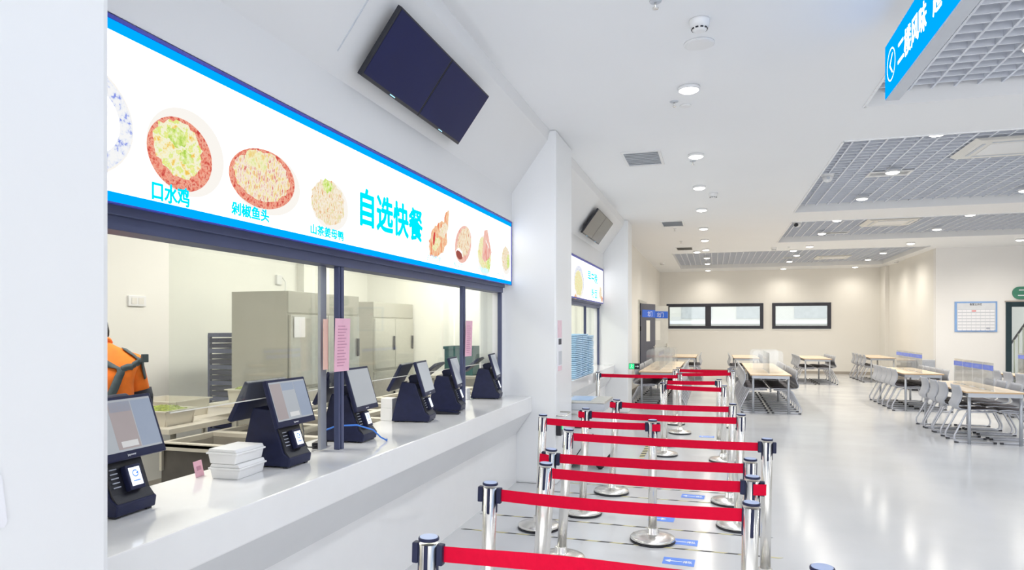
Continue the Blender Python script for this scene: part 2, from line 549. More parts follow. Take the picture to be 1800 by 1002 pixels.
sign = thing('menu_light_sign', 'long lit white menu sign with dish pictures above the near counter', 'sign', (-2.0, 0, 0))
Y0, Y1, Z0, Z1 = 1.40, 6.62, 2.035, 2.68
MB().box(-.065, -.012, Y0, Y1, Z0, Z1).build('sign_box', M['white'], sign)
MB().box(-.012, 0, Y0 + .01, Y1 - .012, Z0 + .035, Z1 - .05).build('lit_panel', M['lit'], sign)
MB().box(-.012, .004, Y0 + .01, Y1 - .012, Z0, Z0 + .035).build('blue_band', M['cyan'], sign)
MB().box(-.012, .004, Y0 + .01, Y1 - .012, Z1 - .045, Z1 - .014).build('blue_band', M['cyan'], sign)
MB().box(-.012, .010, Y0, Y1, Z1 - .014, Z1).box(-.012, .006, Y1 - .012, Y1, Z0, Z1).box(-.012, .006, Y0, Y1, Z0 - .006, Z0).build('edge_trim', M['deep'], sign)
DM = dict(
    a=dish_mat('saliva_chicken_print', [(.95, .62, .10), (1, .93, .55), (1, .97, .80), (.78, .90, .20), (1, .90, .45)], 22),
    red=dish_mat('red_sauce_print', [(.62, .07, .06), (.90, .26, .18), (.98, .50, .36), (.72, .14, .11)], 45),
    b=dish_mat('chilli_fish_print', [(.75, .20, .16), (.97, .74, .62), (1, .93, .80), (.96, .85, .30), (.9, .42, .3)], 40, stretch=(1, 1.6, .7)),
    c=dish_mat('ginger_duck_print', [(.82, .42, .18), (1, .86, .62), (1, .96, .86), (.95, .72, .42), (.8, .85, .45)], 32, stretch=(1, 1.8, .8)),
    d=dish_mat('roast_print', [(.86, .16, .08), (.96, .48, .26), (1, .74, .48), (.93, .36, .20)], 16, stretch=(1, 2, .6)),
    e=dish_mat('stew_print', [(.70, .22, .16), (.98, .80, .50), (1, .95, .82), (.93, .55, .25)], 30, stretch=(1, 1.8, .6)),
    f=dish_mat('sliced_meat_print', [(.84, .30, .26), (.95, .50, .42), (.98, .70, .60), (.90, .38, .34)], 12, stretch=(1, 2.5, .5)),
    y=dish_mat('yellow_garnish_print', [(.93, .70, .25), (1, .95, .65), (.80, .85, .35)], 30),
    g=dish_mat('green_garnish_print', [(.45, .70, .10), (.78, .90, .30), (.95, .98, .70)], 40),
    pl=dish_mat('blue_pattern_print', [(.25, .32, .85), (.86, .9, 1), (1, 1, 1), (1, 1, 1)], 38),
    bk=emit_mat('dark_sauce_print', (.38, .10, .08), .6),
    dr=emit_mat('dark_red_print', (.72, .06, .06), .6),
)
def dish(parts, parent=sign, x0=.0012, label=None):
    """parts: list of (points, material); thin layers of one printed picture"""
    mats, mb = [], MB()
    for i, (pts, m) in enumerate(parts):
        mats.append(m)
        mb.ngon([(x0 + .0009 * i, p[1], p[2]) for p in pts], i)
    o = mb.build('dish_picture', mats, parent, fix=False)
    for p in o.data.polygons:
        if p.normal.x < 0:
            p.flip()
    if label:
        o['label'] = label
    return o
dish([(blob(1.66, 2.30, .26, .205), M['plate']), (blob(1.66, 2.30, .255, .195), DM['pl']), (blob(1.66, 2.30, .20, .145), M['lit']), (blob(1.6, 2.29, .16, .10, jag=.06), DM['c'])],
     label='blue-patterned plate')
dish([(blob(2.18, 2.29, .205, .172, .05), M['plate']), (blob(2.145, 2.275, .168, .142, .0), DM['red']), (blob(2.13, 2.295, .125, .108, -.25, jag=.10), DM['a']), (blob(2.12, 2.335, .05, .035, 0, 24, .25), DM['g']), (blob(2.165, 2.265, .035, .028, 0, 24, .25), DM['g'])],
     label='chicken in red chilli oil')
dish([(blob(2.68, 2.275, .255, .150, .05), M['plate']), (blob(2.65, 2.286, .238, .137, .1), DM['red']), (blob(2.64, 2.296, .205, .112, .1, jag=.08), DM['b']), (blob(2.60, 2.36, .07, .045, 0, 24, .25), DM['y'])],
     label='fish head under chopped chilli')
dish([(blob(3.215, 2.262, .185, .135), M['plate']), (blob(3.195, 2.272, .162, .122, 0, 40, .07), DM['c']), (blob(3.18, 2.36, .05, .035, 0, 20, .2), DM['g'])], label='ginger duck')
dish([(blob(4.71, 2.26, .20, .115, .55, 40, .10), DM['d']), (blob(4.86, 2.41, .055, .10, -.35, 24, .3), DM['d']), (blob(4.66, 2.23, .075, .05, .3, 20, .2), DM['y']), (blob(4.80, 2.34, .09, .05, .5, 20, .25), DM['c']),
      (blob(4.62, 2.26, .018, .055, -.2, 12, .1), DM['dr'])], label='red roast dish')
dish([(blob(5.24, 2.29, .205, .145, .5), DM['f']), (blob(5.25, 2.305, .175, .11, .5, 40, .08), DM['e']), (blob(5.145, 2.205, .075, .035, -.15, 16, .1), M['lit']), (blob(5.135, 2.19, .07, .035, -.15, 16, .08), DM['bk'])], label='red stew in a boat bowl')
dish([(blob(5.78, 2.25, .185, .185, 0), M['plate']), (blob(5.78, 2.27, .18, .15, 0, 40, .08), DM['y']), (blob(5.88, 2.20, .05, .09, .2, 20, .2), DM['g']), ([(0, 5.76, 2.475), (0, 5.85, 2.50), (0, 5.97, 2.30), (0, 5.90, 2.24), (0, 5.78, 2.19), (0, 5.70, 2.22)], DM['f']),
      ([(0, 5.80, 2.40), (0, 5.90, 2.34), (0, 5.895, 2.325), (0, 5.795, 2.385)], M['plate'])], label='stack of sliced pink meat')
dish([(blob(6.44, 2.265, .15, .14), M['plate']), (blob(6.42, 2.285, .125, .12, 0, 36, .1), DM['c']), (blob(6.50, 2.26, .045, .07, 0, 20, .2), DM['g'])], label='pale stir-fried dish')
def stext(s, y0, y1, z0, h, m, bold=.0, parent=sign, x=.002):
    n = len(s)
    sx = (y1 - y0) / (n * h)
    text_obj('sign_lettering', s, h, m, parent, (x, y0, z0 + .12 * h), FX, sx, .0008, bold)
stext('口水鸡', 1.995, 2.19, 2.072, .078, M['ctext'], .002)
stext('剁椒鱼头', 2.43, 2.69, 2.088, .060, M['ctext'], .0018)
stext('山茶姜母鸭', 3.02, 3.35, 2.083, .056, M['ctext'], .0016)
stext('自选快餐', 3.50, 4.42, 2.198, .235, M['ctext'], .007)
stext('古法烧鹅', 4.49, 4.77, 2.085, .052, M['ctext2'])
stext('酸菜鱼', 5.02, 5.24, 2.080, .052, M['ctext2'])
stext('千张腊肉', 5.58, 5.92, 2.09, .052, M['ctext2'])
stext('炒时蔬', 6.15, 6.36, 2.085, .048, M['ctext2'])

sign2 = thing('menu_light_sign', 'small-looking lit menu sign with yellow noodle picture above the far counter', 'sign', (-2.0, 0, 0))
Y0, Y1 = 7.44, 12.58
MB().box(-.065, -.012, Y0, Y1, Z0, Z1).build('sign_box', M['white'], sign2)
MB().box(-.012, 0, Y0 + .01, Y1 - .012, Z0 + .02, Z1 - .03).build('lit_panel', M['lit'], sign2)
MB().box(-.012, .004, Y0 + .01, Y1 - .012, Z0, Z0 + .02).build('blue_band', M['deep'], sign2)
MB().box(-.012, .010, Y0, Y1, Z1 - .03, Z1).box(-.012, .006, Y1 - .012, Y1, Z0, Z1).build('edge_trim', M['deep'], sign2)
dish([(blob(8.6, 2.35, .3, .2), M['plate']), (blob(8.6, 2.35, .25, .16, 0, 40, .1), DM['c'])], sign2, label='noodle bowl')
dish([(blob(10.25, 2.30, .42, .25, 0), DM['pl']), (blob(10.22, 2.26, .36, .22, 0), M['plate']), (blob(10.2, 2.27, .30, .19, 0, 40, .1), DM['y'])], sign2, label='yellow noodle bowl')
dish([(blob(10.0, 2.07, .12, .05, 0, 20, .2), DM['d'])], sign2, label='orange garnish')
dish([(blob(12.3, 2.22, .16, .12, 0, 30, .2), DM['c']), (blob(12.45, 2.12, .1, .06, 0, 20, .2), DM['d'])], sign2, label='orange side dish')
stext('早中晚', 10.98, 11.95, 2.36, .19, M['ctext'], .004, sign2)
stext('粉面', 11.35, 11.95, 2.10, .17, M['ctext'], .003, sign2)

# ------------------------------------------------------------------ twin televisions on the sloped bulkheads
def twin_tv(yc, label, scr, wy=.745):
    slope = math.atan2(.38, .52)
    t = thing('twin_television', label, 'television', (-1.825, yc, 3.225))
    t.rotation_euler = (0, slope, 0)       # local +X leaves the slope, local Z climbs it
    MB().box(-.01, .055, -.5, .5, -.08, .08, .003).build('wall_bracket', M['navy'], t)
    for k in (-1, 1):
        y = k * wy / 2
        p = MB().box(.055, .085, y - wy / 2 + .002, y + wy / 2 - .002, -.215, .215, .004).build('television_panel', M['black'], t)
        MB().box(.085, .087, y - wy / 2 + .012, y + wy / 2 - .012, -.195, .205).build('screen', scr, p)
        MB().box(.085, .0885, y - .03, y + .03, -.2085, -.202).build('logo', M['ctext2'], p)
    return t
tv1 = twin_tv(4.08, 'pair of switched-off dark televisions above the near menu sign', M['screen_tv'])
tv2 = twin_tv(10.62, 'pair of grey reflecting televisions above the far menu sign', M['tv_glare'])

# ------------------------------------------------------------------ ceiling lattices and fittings
for i, (x0, x1, y0, y1) in enumerate(HOLES):
    mb = MB()
    n = int((x1 - x0) / .172)
    for k in range(n + 1):
        x = x0 + (x1 - x0) * k / n
        mb.box(x - .009, x + .009, y0, y1, 3.70, 3.76)
    n = int((y1 - y0) / .15)
    for k in range(n + 1):
        y = y0 + (y1 - y0) * k / n
        mb.box(x0, x1, y - .008, y + .008, 3.703, 3.757)
    struct('ceiling_lattice', mb, M['grid'])
    mb = MB()
    for a in ((x0 - .005, x0 + .015, y0 - .005, y1 + .005), (x1 - .015, x1 + .005, y0 - .005, y1 + .005), (x0, x1, y0 - .005, y0 + .015), (x0, x1, y1 - .015, y1 + .005)):
        mb.box(*a, CZ - .012, 3.78)
    struct('trim_%d' % (i + 2), mb, M['ceil'])

def downlight(x, y, z, col, label, power=1.0):
    t = thing('downlight', label, 'ceiling light', (x, y, z), 0, 'round ceiling downlights')
    MB().lathe([(.052, -.03), (.085, -.03), (.09, -.02), (.09, 0), (.05, 0)], n=24).build('housing', M['white'], t)
    MB().lathe([(.03, -.048), (.06, -.042), (.08, -.031), (.08, -.026), (.03, -.026)], n=24).build('lens', M['led'], t)
    l = bpy.data.lights.new('downlight_lamp', 'SPOT')
    l.energy = LAMP_W * power
    l.color = col
    l.spot_size = R(165)
    l.spot_blend = 1
    l.shadow_soft_size = .09
    o = bpy.data.objects.new('downlight_lamp', l)
    COL.objects.link(o)
    o.parent = t
    o.location = (0, 0, -.09)
XS = [(-.2, 'aisle row'), (2.25, 'middle row'), (4.45, 'right row'), (6.65, 'far right row')]
YS = [1.65, 3.72, 5.78, 8.06, 9.9, 11.8, 14.05, 15.95, 17.9, 20.6, 22.5, 24.4]
for x, rn in XS:
    for j, y in enumerate(YS):
        if x > 5.5 and y > 19: continue
        hole = any(a < x < b and c < y < d for a, b, c, d in HOLES)
        z = 3.66 if hole else CZ
        downlight(x, y, z, COOL if y < 12.5 else WARM, 'round ceiling downlight, %s in the %s counted from the camera' % (ORD[j], rn), .55 if y < 3 else 1 if y < 12.5 else .8 if y > 24 else 2.0)
downlight(-.43, 18.35, CZ, WARM, 'round ceiling downlight at the near edge of the far lattice', .6)
downlight(1.97, 18.72, CZ, WARM, 'round downlight just before the far lattice, right of its middle', .6)

def cassette(x, y, z, label):
    t = thing('ceiling_air_conditioner', label, 'air conditioner', (x, y, z))
    MB().prism([(-.475, 0), (.475, 0), (.42, -.03), (-.42, -.03)], -.44, .44).build('fascia', M['ivory'], t)
    MB().box(-.27, .27, -.25, .25, -.036, -.029, .003).build('intake_grille', M['white'], t)
    for a in ((-.36, -.33, -.28, .28), (.33, .36, -.28, .28), (-.28, .28, -.34, -.31), (-.28, .28, .31, .34)):
        MB().box(*a, -.036, -.03).build('louvre', M['vent'], t)
cassette(3.27, 9.08, 3.70, 'square ivory air conditioner in the second ceiling lattice')
cassette(3.35, 14.95, 3.70, 'square ivory air conditioner in the third ceiling lattice')
cassette(3.4, 22.0, 3.70, 'square ivory air conditioner in the farthest ceiling lattice')

def grille(x0, x1, y0, y1, z, label, m, name='ceiling_vent', sl=9):
    t = thing(name, label, 'vent', ((x0 + x1) / 2, (y0 + y1) / 2, z))
    a, b = (x1 - x0) / 2, (y1 - y0) / 2
    MB().box(-a, a, -b, -b + .03, -.012, 0).box(-a, a, b - .03, b, -.012, 0).box(-a, -a + .03, -b + .03, b - .03, -.012, 0).box(a - .03, a, -b + .03, b - .03, -.012, 0).build('frame', M['white'], t)
    mb = MB()
    for k in range(sl):
        y = -b + .03 + (2 * b - .06) * (k + .5) / sl
        mb.box(-a + .03, a - .03, y - .036, y + .036, -.008, -.005, rot=(R(7), 0, 0))
    mb.box(-a + .03, a - .03, -b + .03, b - .03, -.002, 0)
    mb.build('slats', m, t)
grille(-1.03, -.58, 7.72, 8.42, CZ, 'grey louvred vent in the ceiling nearest the first pillar', M['vent'])
grille(-.98, -.55, 12.98, 13.66, CZ, 'grey louvred vent in the ceiling beside the second pillar', M['vent'])
grille(-.93, -.5, 17.3, 17.95, CZ, 'brownish louvred vent just before the farthest lattice', M['kdark'])
grille(2.02, 2.55, 10.1, 10.4, 3.70, 'narrow white diffuser beside a downlight in the second lattice', M['white'], 'ceiling_diffuser', 3)
grille(2.35, 2.85, 16.2, 16.5, 3.70, 'narrow white diffuser beside a downlight in the third lattice', M['white'], 'ceiling_diffuser', 3)
grille(2.0, 2.5, 21.7, 22.0, 3.70, 'narrow white diffuser beside a downlight in the farthest lattice', M['white'], 'ceiling_diffuser', 3)

def smoke(x, y, z, label, s=1.0):
    t = thing('smoke_detector', label, 'smoke detector', (x, y, z))
    MB().lathe([(.03 * s, -.075 * s), (.045 * s, -.068 * s), (.052 * s, -.05 * s), (.062 * s, -.045 * s), (.066 * s, -.01 * s), (.066 * s, 0)], n=28).build('detector_body', M['white'], t)
    mb = MB()
    for k in range(10):
        a = 2 * PI * k / 10
        mb.box(.0485 * s - .004, .0485 * s + .004, -.009 * s, .009 * s, -.064 * s, -.056 * s)
        vs = mb.bm.verts[-8:] if False else list(mb.bm.verts)[-8:]
        bmesh.ops.rotate(mb.bm, cent=(0, 0, 0), matrix=Matrix.Rotation(a, 3, 'Z'), verts=vs)
    mb.build('sensor_slots', M['black'], t)
smoke(-.09, 4.54, CZ, 'white smoke detector with black slots at the top of the picture', 1.0)
smoke(-.01, 10.49, CZ, 'small white smoke detector beside the aisle downlights')
smoke(-1.54, 21.35, CZ, 'small detector on the ceiling at the far left')
smoke(1.44, 18.04, CZ, 'beige detector left of the far lattice lights')
smoke(5.25, 22.65, CZ, 'small detector on the ceiling by the far right wall')

def disc(x, y, r, label):
    t = thing('ceiling_disc', label, 'ceiling cover', (x, y, CZ))
    MB().lathe([(r * .9, -.012), (r, -.008), (r, 0)], n=36).build('cover_plate', M['white'], t)
    MB().lathe([(r * .84, -.0135), (r * .86, -.0115)], n=36).build('rim_line', M['white'], t)
disc(-.1, 4.91, .105, 'large flat white round ceiling cover below the smoke detector')
disc(-.246, 6.25, .05, 'small flat white ceiling disc beside a sprinkler')

def sprinkler(x, y, label):
    t = thing('sprinkler', label, 'sprinkler', (x, y, CZ))
    MB().lathe([(.012, -.008), (.035, -.006), (.038, 0)], n=20).build('escutcheon', M['vent'], t)
    MB().cyl((0, 0, 0), (0, 0, -.045), .007, n=8).build('stem', M['steel'], t)
    MB().lathe([(.004, -.05), (.018, -.048), (.02, -.044), (.004, -.042)], n=14).build('deflector', M['steel'], t)
for (x, y), n in zip([(-.344, 4.197), (-.338, 6.11), (-.245, 8.37), (-.764, 14.02), (-.736, 16.1), (1.79, 18.02)],
                     ['at the very top edge of the picture', 'below the nearest aisle downlight', 'below the second visible aisle downlight', 'beside the second grey vent', 'before the brownish vent', 'beside the beige detector']):
    sprinkler(x, y, 'ceiling sprinkler head ' + n)

def dome(x, y, z, label, dark):
    t = thing('security_camera', label, 'camera', (x, y, z))
    MB().lathe([(.075, -.025), (.085, 0), (.085, .02)], n=24).build('mount', M['white'], t)
    MB().lathe([(.01, -.105), (.035, -.097), (.056, -.075), (.066, -.045), (.066, -.025)], n=24).build('housing', M['white'], t)
    if dark:
        MB().cyl((-.02, -.04, -.06), (-.045, -.085, -.075), .034, n=18).build('lens', M['black'], t)
    else:
        MB().cyl((0, -.05, -.05), (0, -.07, -.055), .022, n=14).build('lens', M['vent'], t)
dome(1.5, 10.12, 3.70, 'white dome camera at the left of the second lattice', False)
dome(1.6, 14.48, 3.70, 'white dome camera with dark lens at the third lattice', True)

# hanging blue sign
hs = thing('hanging_sign', 'blue lit hanging sign with white arrow and lettering', 'sign', (1.08, 0, 0))
MB().box(.004, .085, .6, 4.95, 3.09, 3.45, .003).build('sign_case', M['vent'], hs)
MB().box(0, .004, .605, 4.945, 3.10, 3.44).build('lit_face', M['cyan'], hs)
for y in (1.2, 4.3):
    MB().cyl((.04, y, 3.45), (.04, y, CZ), .012, n=8).build('hanger_rod', M['steel'], hs)
mb = MB()
n = 36
for k in range(n):
    a, b = 2 * PI * k / n, 2 * PI * (k + 1) / n
    c, r0, r1 = (4.78, 3.27), .094, .104
    mb.quad(*[(-.002, c[0] - r * math.cos(t), c[1] + r * math.sin(t)) for r, t in ((r0, a), (r1, a), (r1, b), (r0, b))])
mb.ngon([(-.002, 4.78 + .045, 3.27), (-.002, 4.78 - .025, 3.27 + .062), (-.002, 4.78 - .045, 3.27 + .062), (-.002, 4.78 + .018, 3.27), (-.002, 4.78 - .045, 3.27 - .062), (-.002, 4.78 - .025, 3.27 - .062)])
mb.build('arrow_mark', M['sgw'], hs)
text_obj('sign_lettering', '二楼风味', .17, M['sgw'], hs, (-.0025, 4.62, 3.205), FNX, .86, .0008, .003)
text_obj('sign_lettering', '超市', .17, M['sgw'], hs, (-.0025, 3.93, 3.205), FNX, .86, .0008, .003)

# ------------------------------------------------------------------ far windows, doors
def far_window(n, x0, x1, mull=None):
    w = sempty('window_%d' % n)
    y0, y1, z0, z1 = 25.07, 25.2, 1.54, 2.44
    f = .11
    MB().box(x0, x1, y0, y1, z0, z0 + f, .004).box(x0, x1, y0, y1, z1 - f, z1, .004).box(x0, x0 + f, y0, y1, z0 + f, z1 - f).box(x1 - f, x1, y0, y1, z0 + f, z1 - f).build('window_frame', M['dark'], w)
    e = [x0 + f, x1 - f]
    if mull:
        MB().box(mull - .1, mull + .1, y0, y1, z0 + f, z1 - f, .004).build('mullion', M['dark'], w)
        e = [x0 + f, mull - .1, mull + .1, x1 - f]
    for a, b in zip(e[::2], e[1::2]):
        MB().box(a, b, 25.13, 25.14, z0 + f, z1 - f).build('window_pane', M['glass2'], w)
far_window(3, -1.66, 1.66, -.2)
far_window(4, 1.95, 3.83)
# building seen through the far windows
fb = thing('facade_building', 'pale building seen outside through the far windows', 'building', (0, 33, 0))
MB().box(-12, 18, 0, 1, -.1, 9).build('facade_wall', M['facade'], fb)
for k in range(10):
    x = -9 + k * 2.5
    MB().box(x, x + 1.4, -.02, 0, 2.0, 3.6).build('facade_window', M['fwin'], fb)
MB().box(-12, 18, -.15, 0, 1.75, 1.9).build('string_course', M['vent'], fb)
struct('ground', MB().box(-15, 22, 25.3, 34.5, -.12, -.02), M['facade'])

# double steel door
def leaf(n, hinge, ang, label_text):
    d = sempty('door_%d' % n, hinge)
    d.rotation_euler = (0, 0, R(ang))
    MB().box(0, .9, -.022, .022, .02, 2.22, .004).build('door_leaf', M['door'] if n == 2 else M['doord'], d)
    for s in (-1, 1):
        MB().box(.33, .55, s * .026 - .004, s * .026 + .004, 1.22, 1.78, .002).build('vision_panel', M['ivory'], d)
    sp = MB().box(.08, .88, -.028, -.023, 1.86, 2.06).box(.08, .88, .023, .028, 1.86, 2.06).build('blue_plate', M['bluepr'], d)
    text_obj('plate_lettering', label_text, .15, M['stwhite'], sp, (.40, -.029, 1.90), FNY, 1.0, .0006)
    MB().box(.80, .84, -.055, -.022, .95, 1.12, .003).cyl((.82, -.055, 1.06), (.70, -.055, 1.06), .011, n=8).build('door_handle', M['steel'], d)
    MB().box(-.012, .02, -.03, .03, .3, .42).box(-.012, .02, -.03, .03, 1.5, 1.62).box(-.012, .02, -.03, .03, 1.92, 2.02).build('hinge', M['black'], d)
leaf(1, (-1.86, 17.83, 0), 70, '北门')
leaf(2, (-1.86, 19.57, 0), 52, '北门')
struct('trim_7', MB().box(-1.92, -1.86, 17.72, 17.8, 0, 2.3, .004).box(-1.92, -1.86, 19.6, 19.68, 0, 2.3, .004).box(-1.92, -1.86, 17.72, 19.68, 2.24, 2.32, .004), M['bsteel'])

# stair door, sign over it, notice board
d = sempty('door_3')
dfr = mat('dark_green_frame', (.012, .035, .045), .35, noise=.1)
MB().box(6.9, 7.02, 19.36, 19.5, 0, 2.22, .004).box(8.38, 8.5, 19.36, 19.5, 0, 2.22, .004).box(7.02, 8.38, 19.36, 19.5, 2.10, 2.22, .004).build('door_frame', dfr, d)
MB().box(6.88, 8.52, 19.35, 19.40, 2.22, 2.25, .003).build('head_trim', M['skirt'], d)
MB().box(7.02, 8.38, 19.43, 19.44, 0.02, 2.10).build('glass_pane', M['glass2'], d)
gs = thing('floor_sign', 'green rounded sign above the stair door', 'sign', (0, 19.38, 0))
poly = [(7.19 + .155 * math.cos(a), 2.44 + .155 * math.sin(a)) for a in [R(90 + 180 * k / 12) for k in range(13)]] + [(8.3 + .155 * math.cos(a), 2.44 + .155 * math.sin(a)) for a in [R(-90 + 180 * k / 12) for k in range(13)]]
MB().prism(poly, -.01, .018).build('sign_plate', M['green'], gs)
text_obj('sign_lettering', '二楼餐厅', .22, M['stwhite'], gs, (7.14, -.0125, 2.365), FNY, 1.0, .001, .002)
nb = thing('notice_board', 'blue-edged notice board with a grid of cards on the right wall', 'notice board', (0, 19.397, 0))
MB().box(5.80, 6.72, -.02, 0, 1.48, 2.24, .004).build('board_back', M['board'], nb)
MB().box(5.85, 6.68, -.023, -.02, 1.53, 2.20).build('board_sheet', M['boardin'], nb)
text_obj('board_lettering', '食堂公示栏', .06, M['printk'], nb, (6.12, -.0245, 2.145), FNY, .9, .0006, .001)
for r in range(7):
    mb = MB()
    for c in range(8):
        x, z = 5.865 + c * .1, 2.03 - r * .077
        mb.box(x, x + .088, -.0255, -.023, z - .052, z)
    mb.build('card_row', M['paper'], nb)
mb = MB()
for r in range(8):
    mb.box(5.86, 6.67, -.026, -.0235, 2.037 - r * .077, 2.042 - r * .077)
mb.build('ruled_lines', M['line'], nb)
MB().box(6.17, 6.26, -.0275, -.0255, 1.985, 2.02).build('red_mark', M['redp'], nb)
MB().box(6.48, 6.56, -.0275, -.0255, 1.55, 1.59).build('dark_mark', M['line'], nb)

# stairs behind the door
st = thing('staircase', 'staircase with white balusters and dark handrail behind the right door', 'staircase', (0, 0, 0))
for k in range(7):
    MB().box(7.80, 9.3, 21.5 - (k + 1) * .27, 21.5 - k * .27, k * .165, (k + 1) * .165, .004).build('step', M['stone2'], st)
MB().tube([(7.72, 21.75, .86), (7.72, 21.68, .95), (7.72, 21.55, 1.03), (7.72, 19.75, 2.14)], .028, 8).build('handrail', M['rail'], st)
MB().lathe([(.05, 0), (.05, .08), (.03, .12), (.05, .3), (.028, .5), (.05, .7), (.035, .82), (.045, .9)], (7.72, 21.68, 0), 16).build('newel_post', M['white'], st)
for k in range(6):
    y = 21.4 - k * .27
    MB().cyl((7.72, y, .0 if k == 0 else (k - .2) * .165), (7.72, y, 1.0 + (21.55 - y) * .617), .018, n=8).build('baluster', M['glassgreen'], st)
MB().prism([(21.5, .0), (21.5, .12), (19.75, 1.2), (19.75, 1.0)], 7.76, 7.80, 'x').build('stringer', M['stone2'], st)
struct('wall_stairwell', MB().box(5.6, 11, 24.6, 24.8, 0, 5), M['facade'])

# ------------------------------------------------------------------ kitchen fittings
for y in (3.0, 6.2, 8.6, 11.2):  # unseen lamps, added to light the enclosed kitchen
    t = thing('unseen_kitchen_lamp', 'unseen flat kitchen ceiling lamp, %s along the kitchen' % ORD[[3.0, 6.2, 8.6, 11.2].index(y)], 'ceiling light', (-3.6, y, 3.1))
    MB().box(-.3, .3, -.6, .6, -.03, 0, .004).build('lamp_frame', M['white'], t)
    MB().box(-.27, .27, -.57, .57, -.034, -.03).build('diffuser', M['ledc'], t)
    l = bpy.data.lights.new('unseen_lamp_light', 'AREA')
    l.shape = 'RECTANGLE'; l.size = .5; l.size_y = 1.1
    l.energy = 29; l.color = (1, .98, .90)
    o = bpy.data.objects.new('unseen_lamp_light', l); COL.objects.link(o); o.parent = t; o.location = (0, 0, -.05)

def fridge(x0, x1, y0, y1, label):
    t = thing('steel_refrigerator', label, 'refrigerator', (0, 0, 0))
    MB().box(x0, x1, y0, y1, .1, 1.95, .006).build('cabinet_body', M['ksteel'], t)
    for z0, z1 in ((.16, .98), (1.02, 1.72)):
        for a, b in ((y0 + .02, (y0 + y1) / 2 - .005), ((y0 + y1) / 2 + .005, y1 - .02)):
            dd = MB().box(x1, x1 + .03, a, b, z0, z1, .004).build('door', M['bsteel'], t)
            MB().box(x1 + .03, x1 + .05, b - .06, b - .03, (z0 + z1) / 2 - .1, (z0 + z1) / 2 + .1, .004).build('handle', M['black'], dd)
    MB().box(x1, x1 + .012, y0, y1, 1.74, 1.95, .003).build('control_panel', M['ksteel'], t)
    for x in (x0 + .08, x1 - .08):
        for y in (y0 + .08, y1 - .08):
            MB().cyl((x, y, 0), (x, y, .1), .025, n=10).build('foot', M['black'], t)
    return t
f1 = fridge(-4.57, -3.93, 5.56, 6.9, 'steel refrigerator in the kitchen behind the first glass pane')
MB().box(-3.895, -3.892, 5.62, 5.80, 1.5, 1.7).build('paper_notice', M['paper'], f1)
f2 = fridge(-5.14, -4.5, 8.3, 9.56, 'steel refrigerator at the far end of the kitchen behind the second pane')
MB().box(-5.10, -4.72, 8.296, 8.30, 1.5, 1.9).build('wall_sheet', M['bsteel'], f2)
tr = thing('rack_trolley', 'dark tray trolley beside the first steel refrigerator', 'trolley', (-4.78, 5.95, 0))
for x in (-.17, .17):
    for y in (-.25, .25):
        MB().box(x - .015, x + .015, y - .015, y + .015, .1, 1.52).build('post', M['frame'], tr)
        MB().lathe([(.02, 0), (.04, .02), (.04, .06), (.02, .1)], (x, y, 0), 10).build('caster', M['black'], tr)
for k in range(24):
    MB().box(-.16, .16, -.27, .24, .2 + k * .054, .243 + k * .054, .003).build('tray', M['navy'] if k % 3 else M['frame'], tr)
MB().box(-.18, .18, -.27, .27, 1.50, 1.54, .004).build('top_panel', M['frame'], tr)
MB().box(-.165, .165, .25, .265, .1, 1.5).build('back_panel', M['navy'], tr)

isl = thing('serving_island', 'long steel food line with open wells behind the counter', 'food counter', (0, 0, 0))
IX = [-3.70, -3.10, -2.50]
IY = [3.77 + .52 * k for k in range(10)]
MB().box(-3.70, -2.50, 3.79, IY[-1] - .01, .1, .62).box(-3.70, -2.50, 3.79, 3.81, .62, .745).build('body', M['kbody'], isl)
mb = MB()
for x in IX:
    mb.box(x - (.0 if x == IX[0] else .04), x + (.0 if x == IX[-1] else .04), IY[0], IY[-1], .765, .80, .003)
for y in IY:
    mb.box(IX[0], IX[-1], y - (.0 if y == IY[0] else .04), y + .045, .766, .799, .003)
mb.box(IX[0], IX[-1], IY[0], IY[0] + .02, .745, .79)
mb.box(IX[0], IX[0] + .02, IY[0], IY[-1], .60, .79)
mb.box(IX[-1] - .02, IX[-1], IY[0], IY[-1], .60, .79)
mb.build('rim_frame', M['ktop'], isl)
for a, b in zip(IX, IX[1:]):
    for c, e in zip(IY, IY[1:]):
        x0, x1, y0, y1 = a + .05, b - .05, c + .05, e - .05
        m = MB()
        m.box(x0, x1, y0, y1, .635, .645)
        m.box(x0 - .012, x0, y0, y1, .64, .765).box(x1, x1 + .012, y0, y1, .64, .765).box(x0, x1, y0 - .012, y0, .64, .765).box(x0, x1, y1, y1 + .012, .64, .765)
        m.build('food_well', M['kdark'], isl)
low = thing('low_steel_bench', 'low steel bench with one open well behind the nearest terminal', 'bench', (0, 0, 0))
mb = MB().box(-3.15, -2.5, 2.55, 2.62, .58, .62).box(-3.15, -2.5, 3.66, 3.76, .58, .62).box(-3.15, -3.07, 2.62, 3.66, .58, .62).box(-2.58, -2.5, 2.62, 3.66, .58, .62).box(-3.07, -2.58, 3.1, 3.16, .581, .619)
mb.build('rim_frame', M['ktop'], low)
MB().box(-3.1, -2.55, 2.58, 3.72, .40, .42).box(-3.1, -3.085, 2.58, 3.72, .42, .58).box(-2.565, -2.55, 2.58, 3.72, .42, .58).box(-3.1, -2.55, 2.58, 2.595, .42, .58).box(-3.1, -2.55, 3.7, 3.72, .42, .58).build('well', M['kdark'], low)
for x in (-3.1, -2.55):
    for y in (2.6, 3.7):
        MB().cyl((x, y, 0), (x, y, .58), .02, n=10).build('leg', M['ksteel'], low)
sd = thing('steel_side_table', 'steel side table holding the vegetable pans', 'table', (0, 0, 0))
MB().box(-4.6, -3.72, 3.88, 5.1, .83, .87, .004).build('tabletop', M['ktop'], sd)
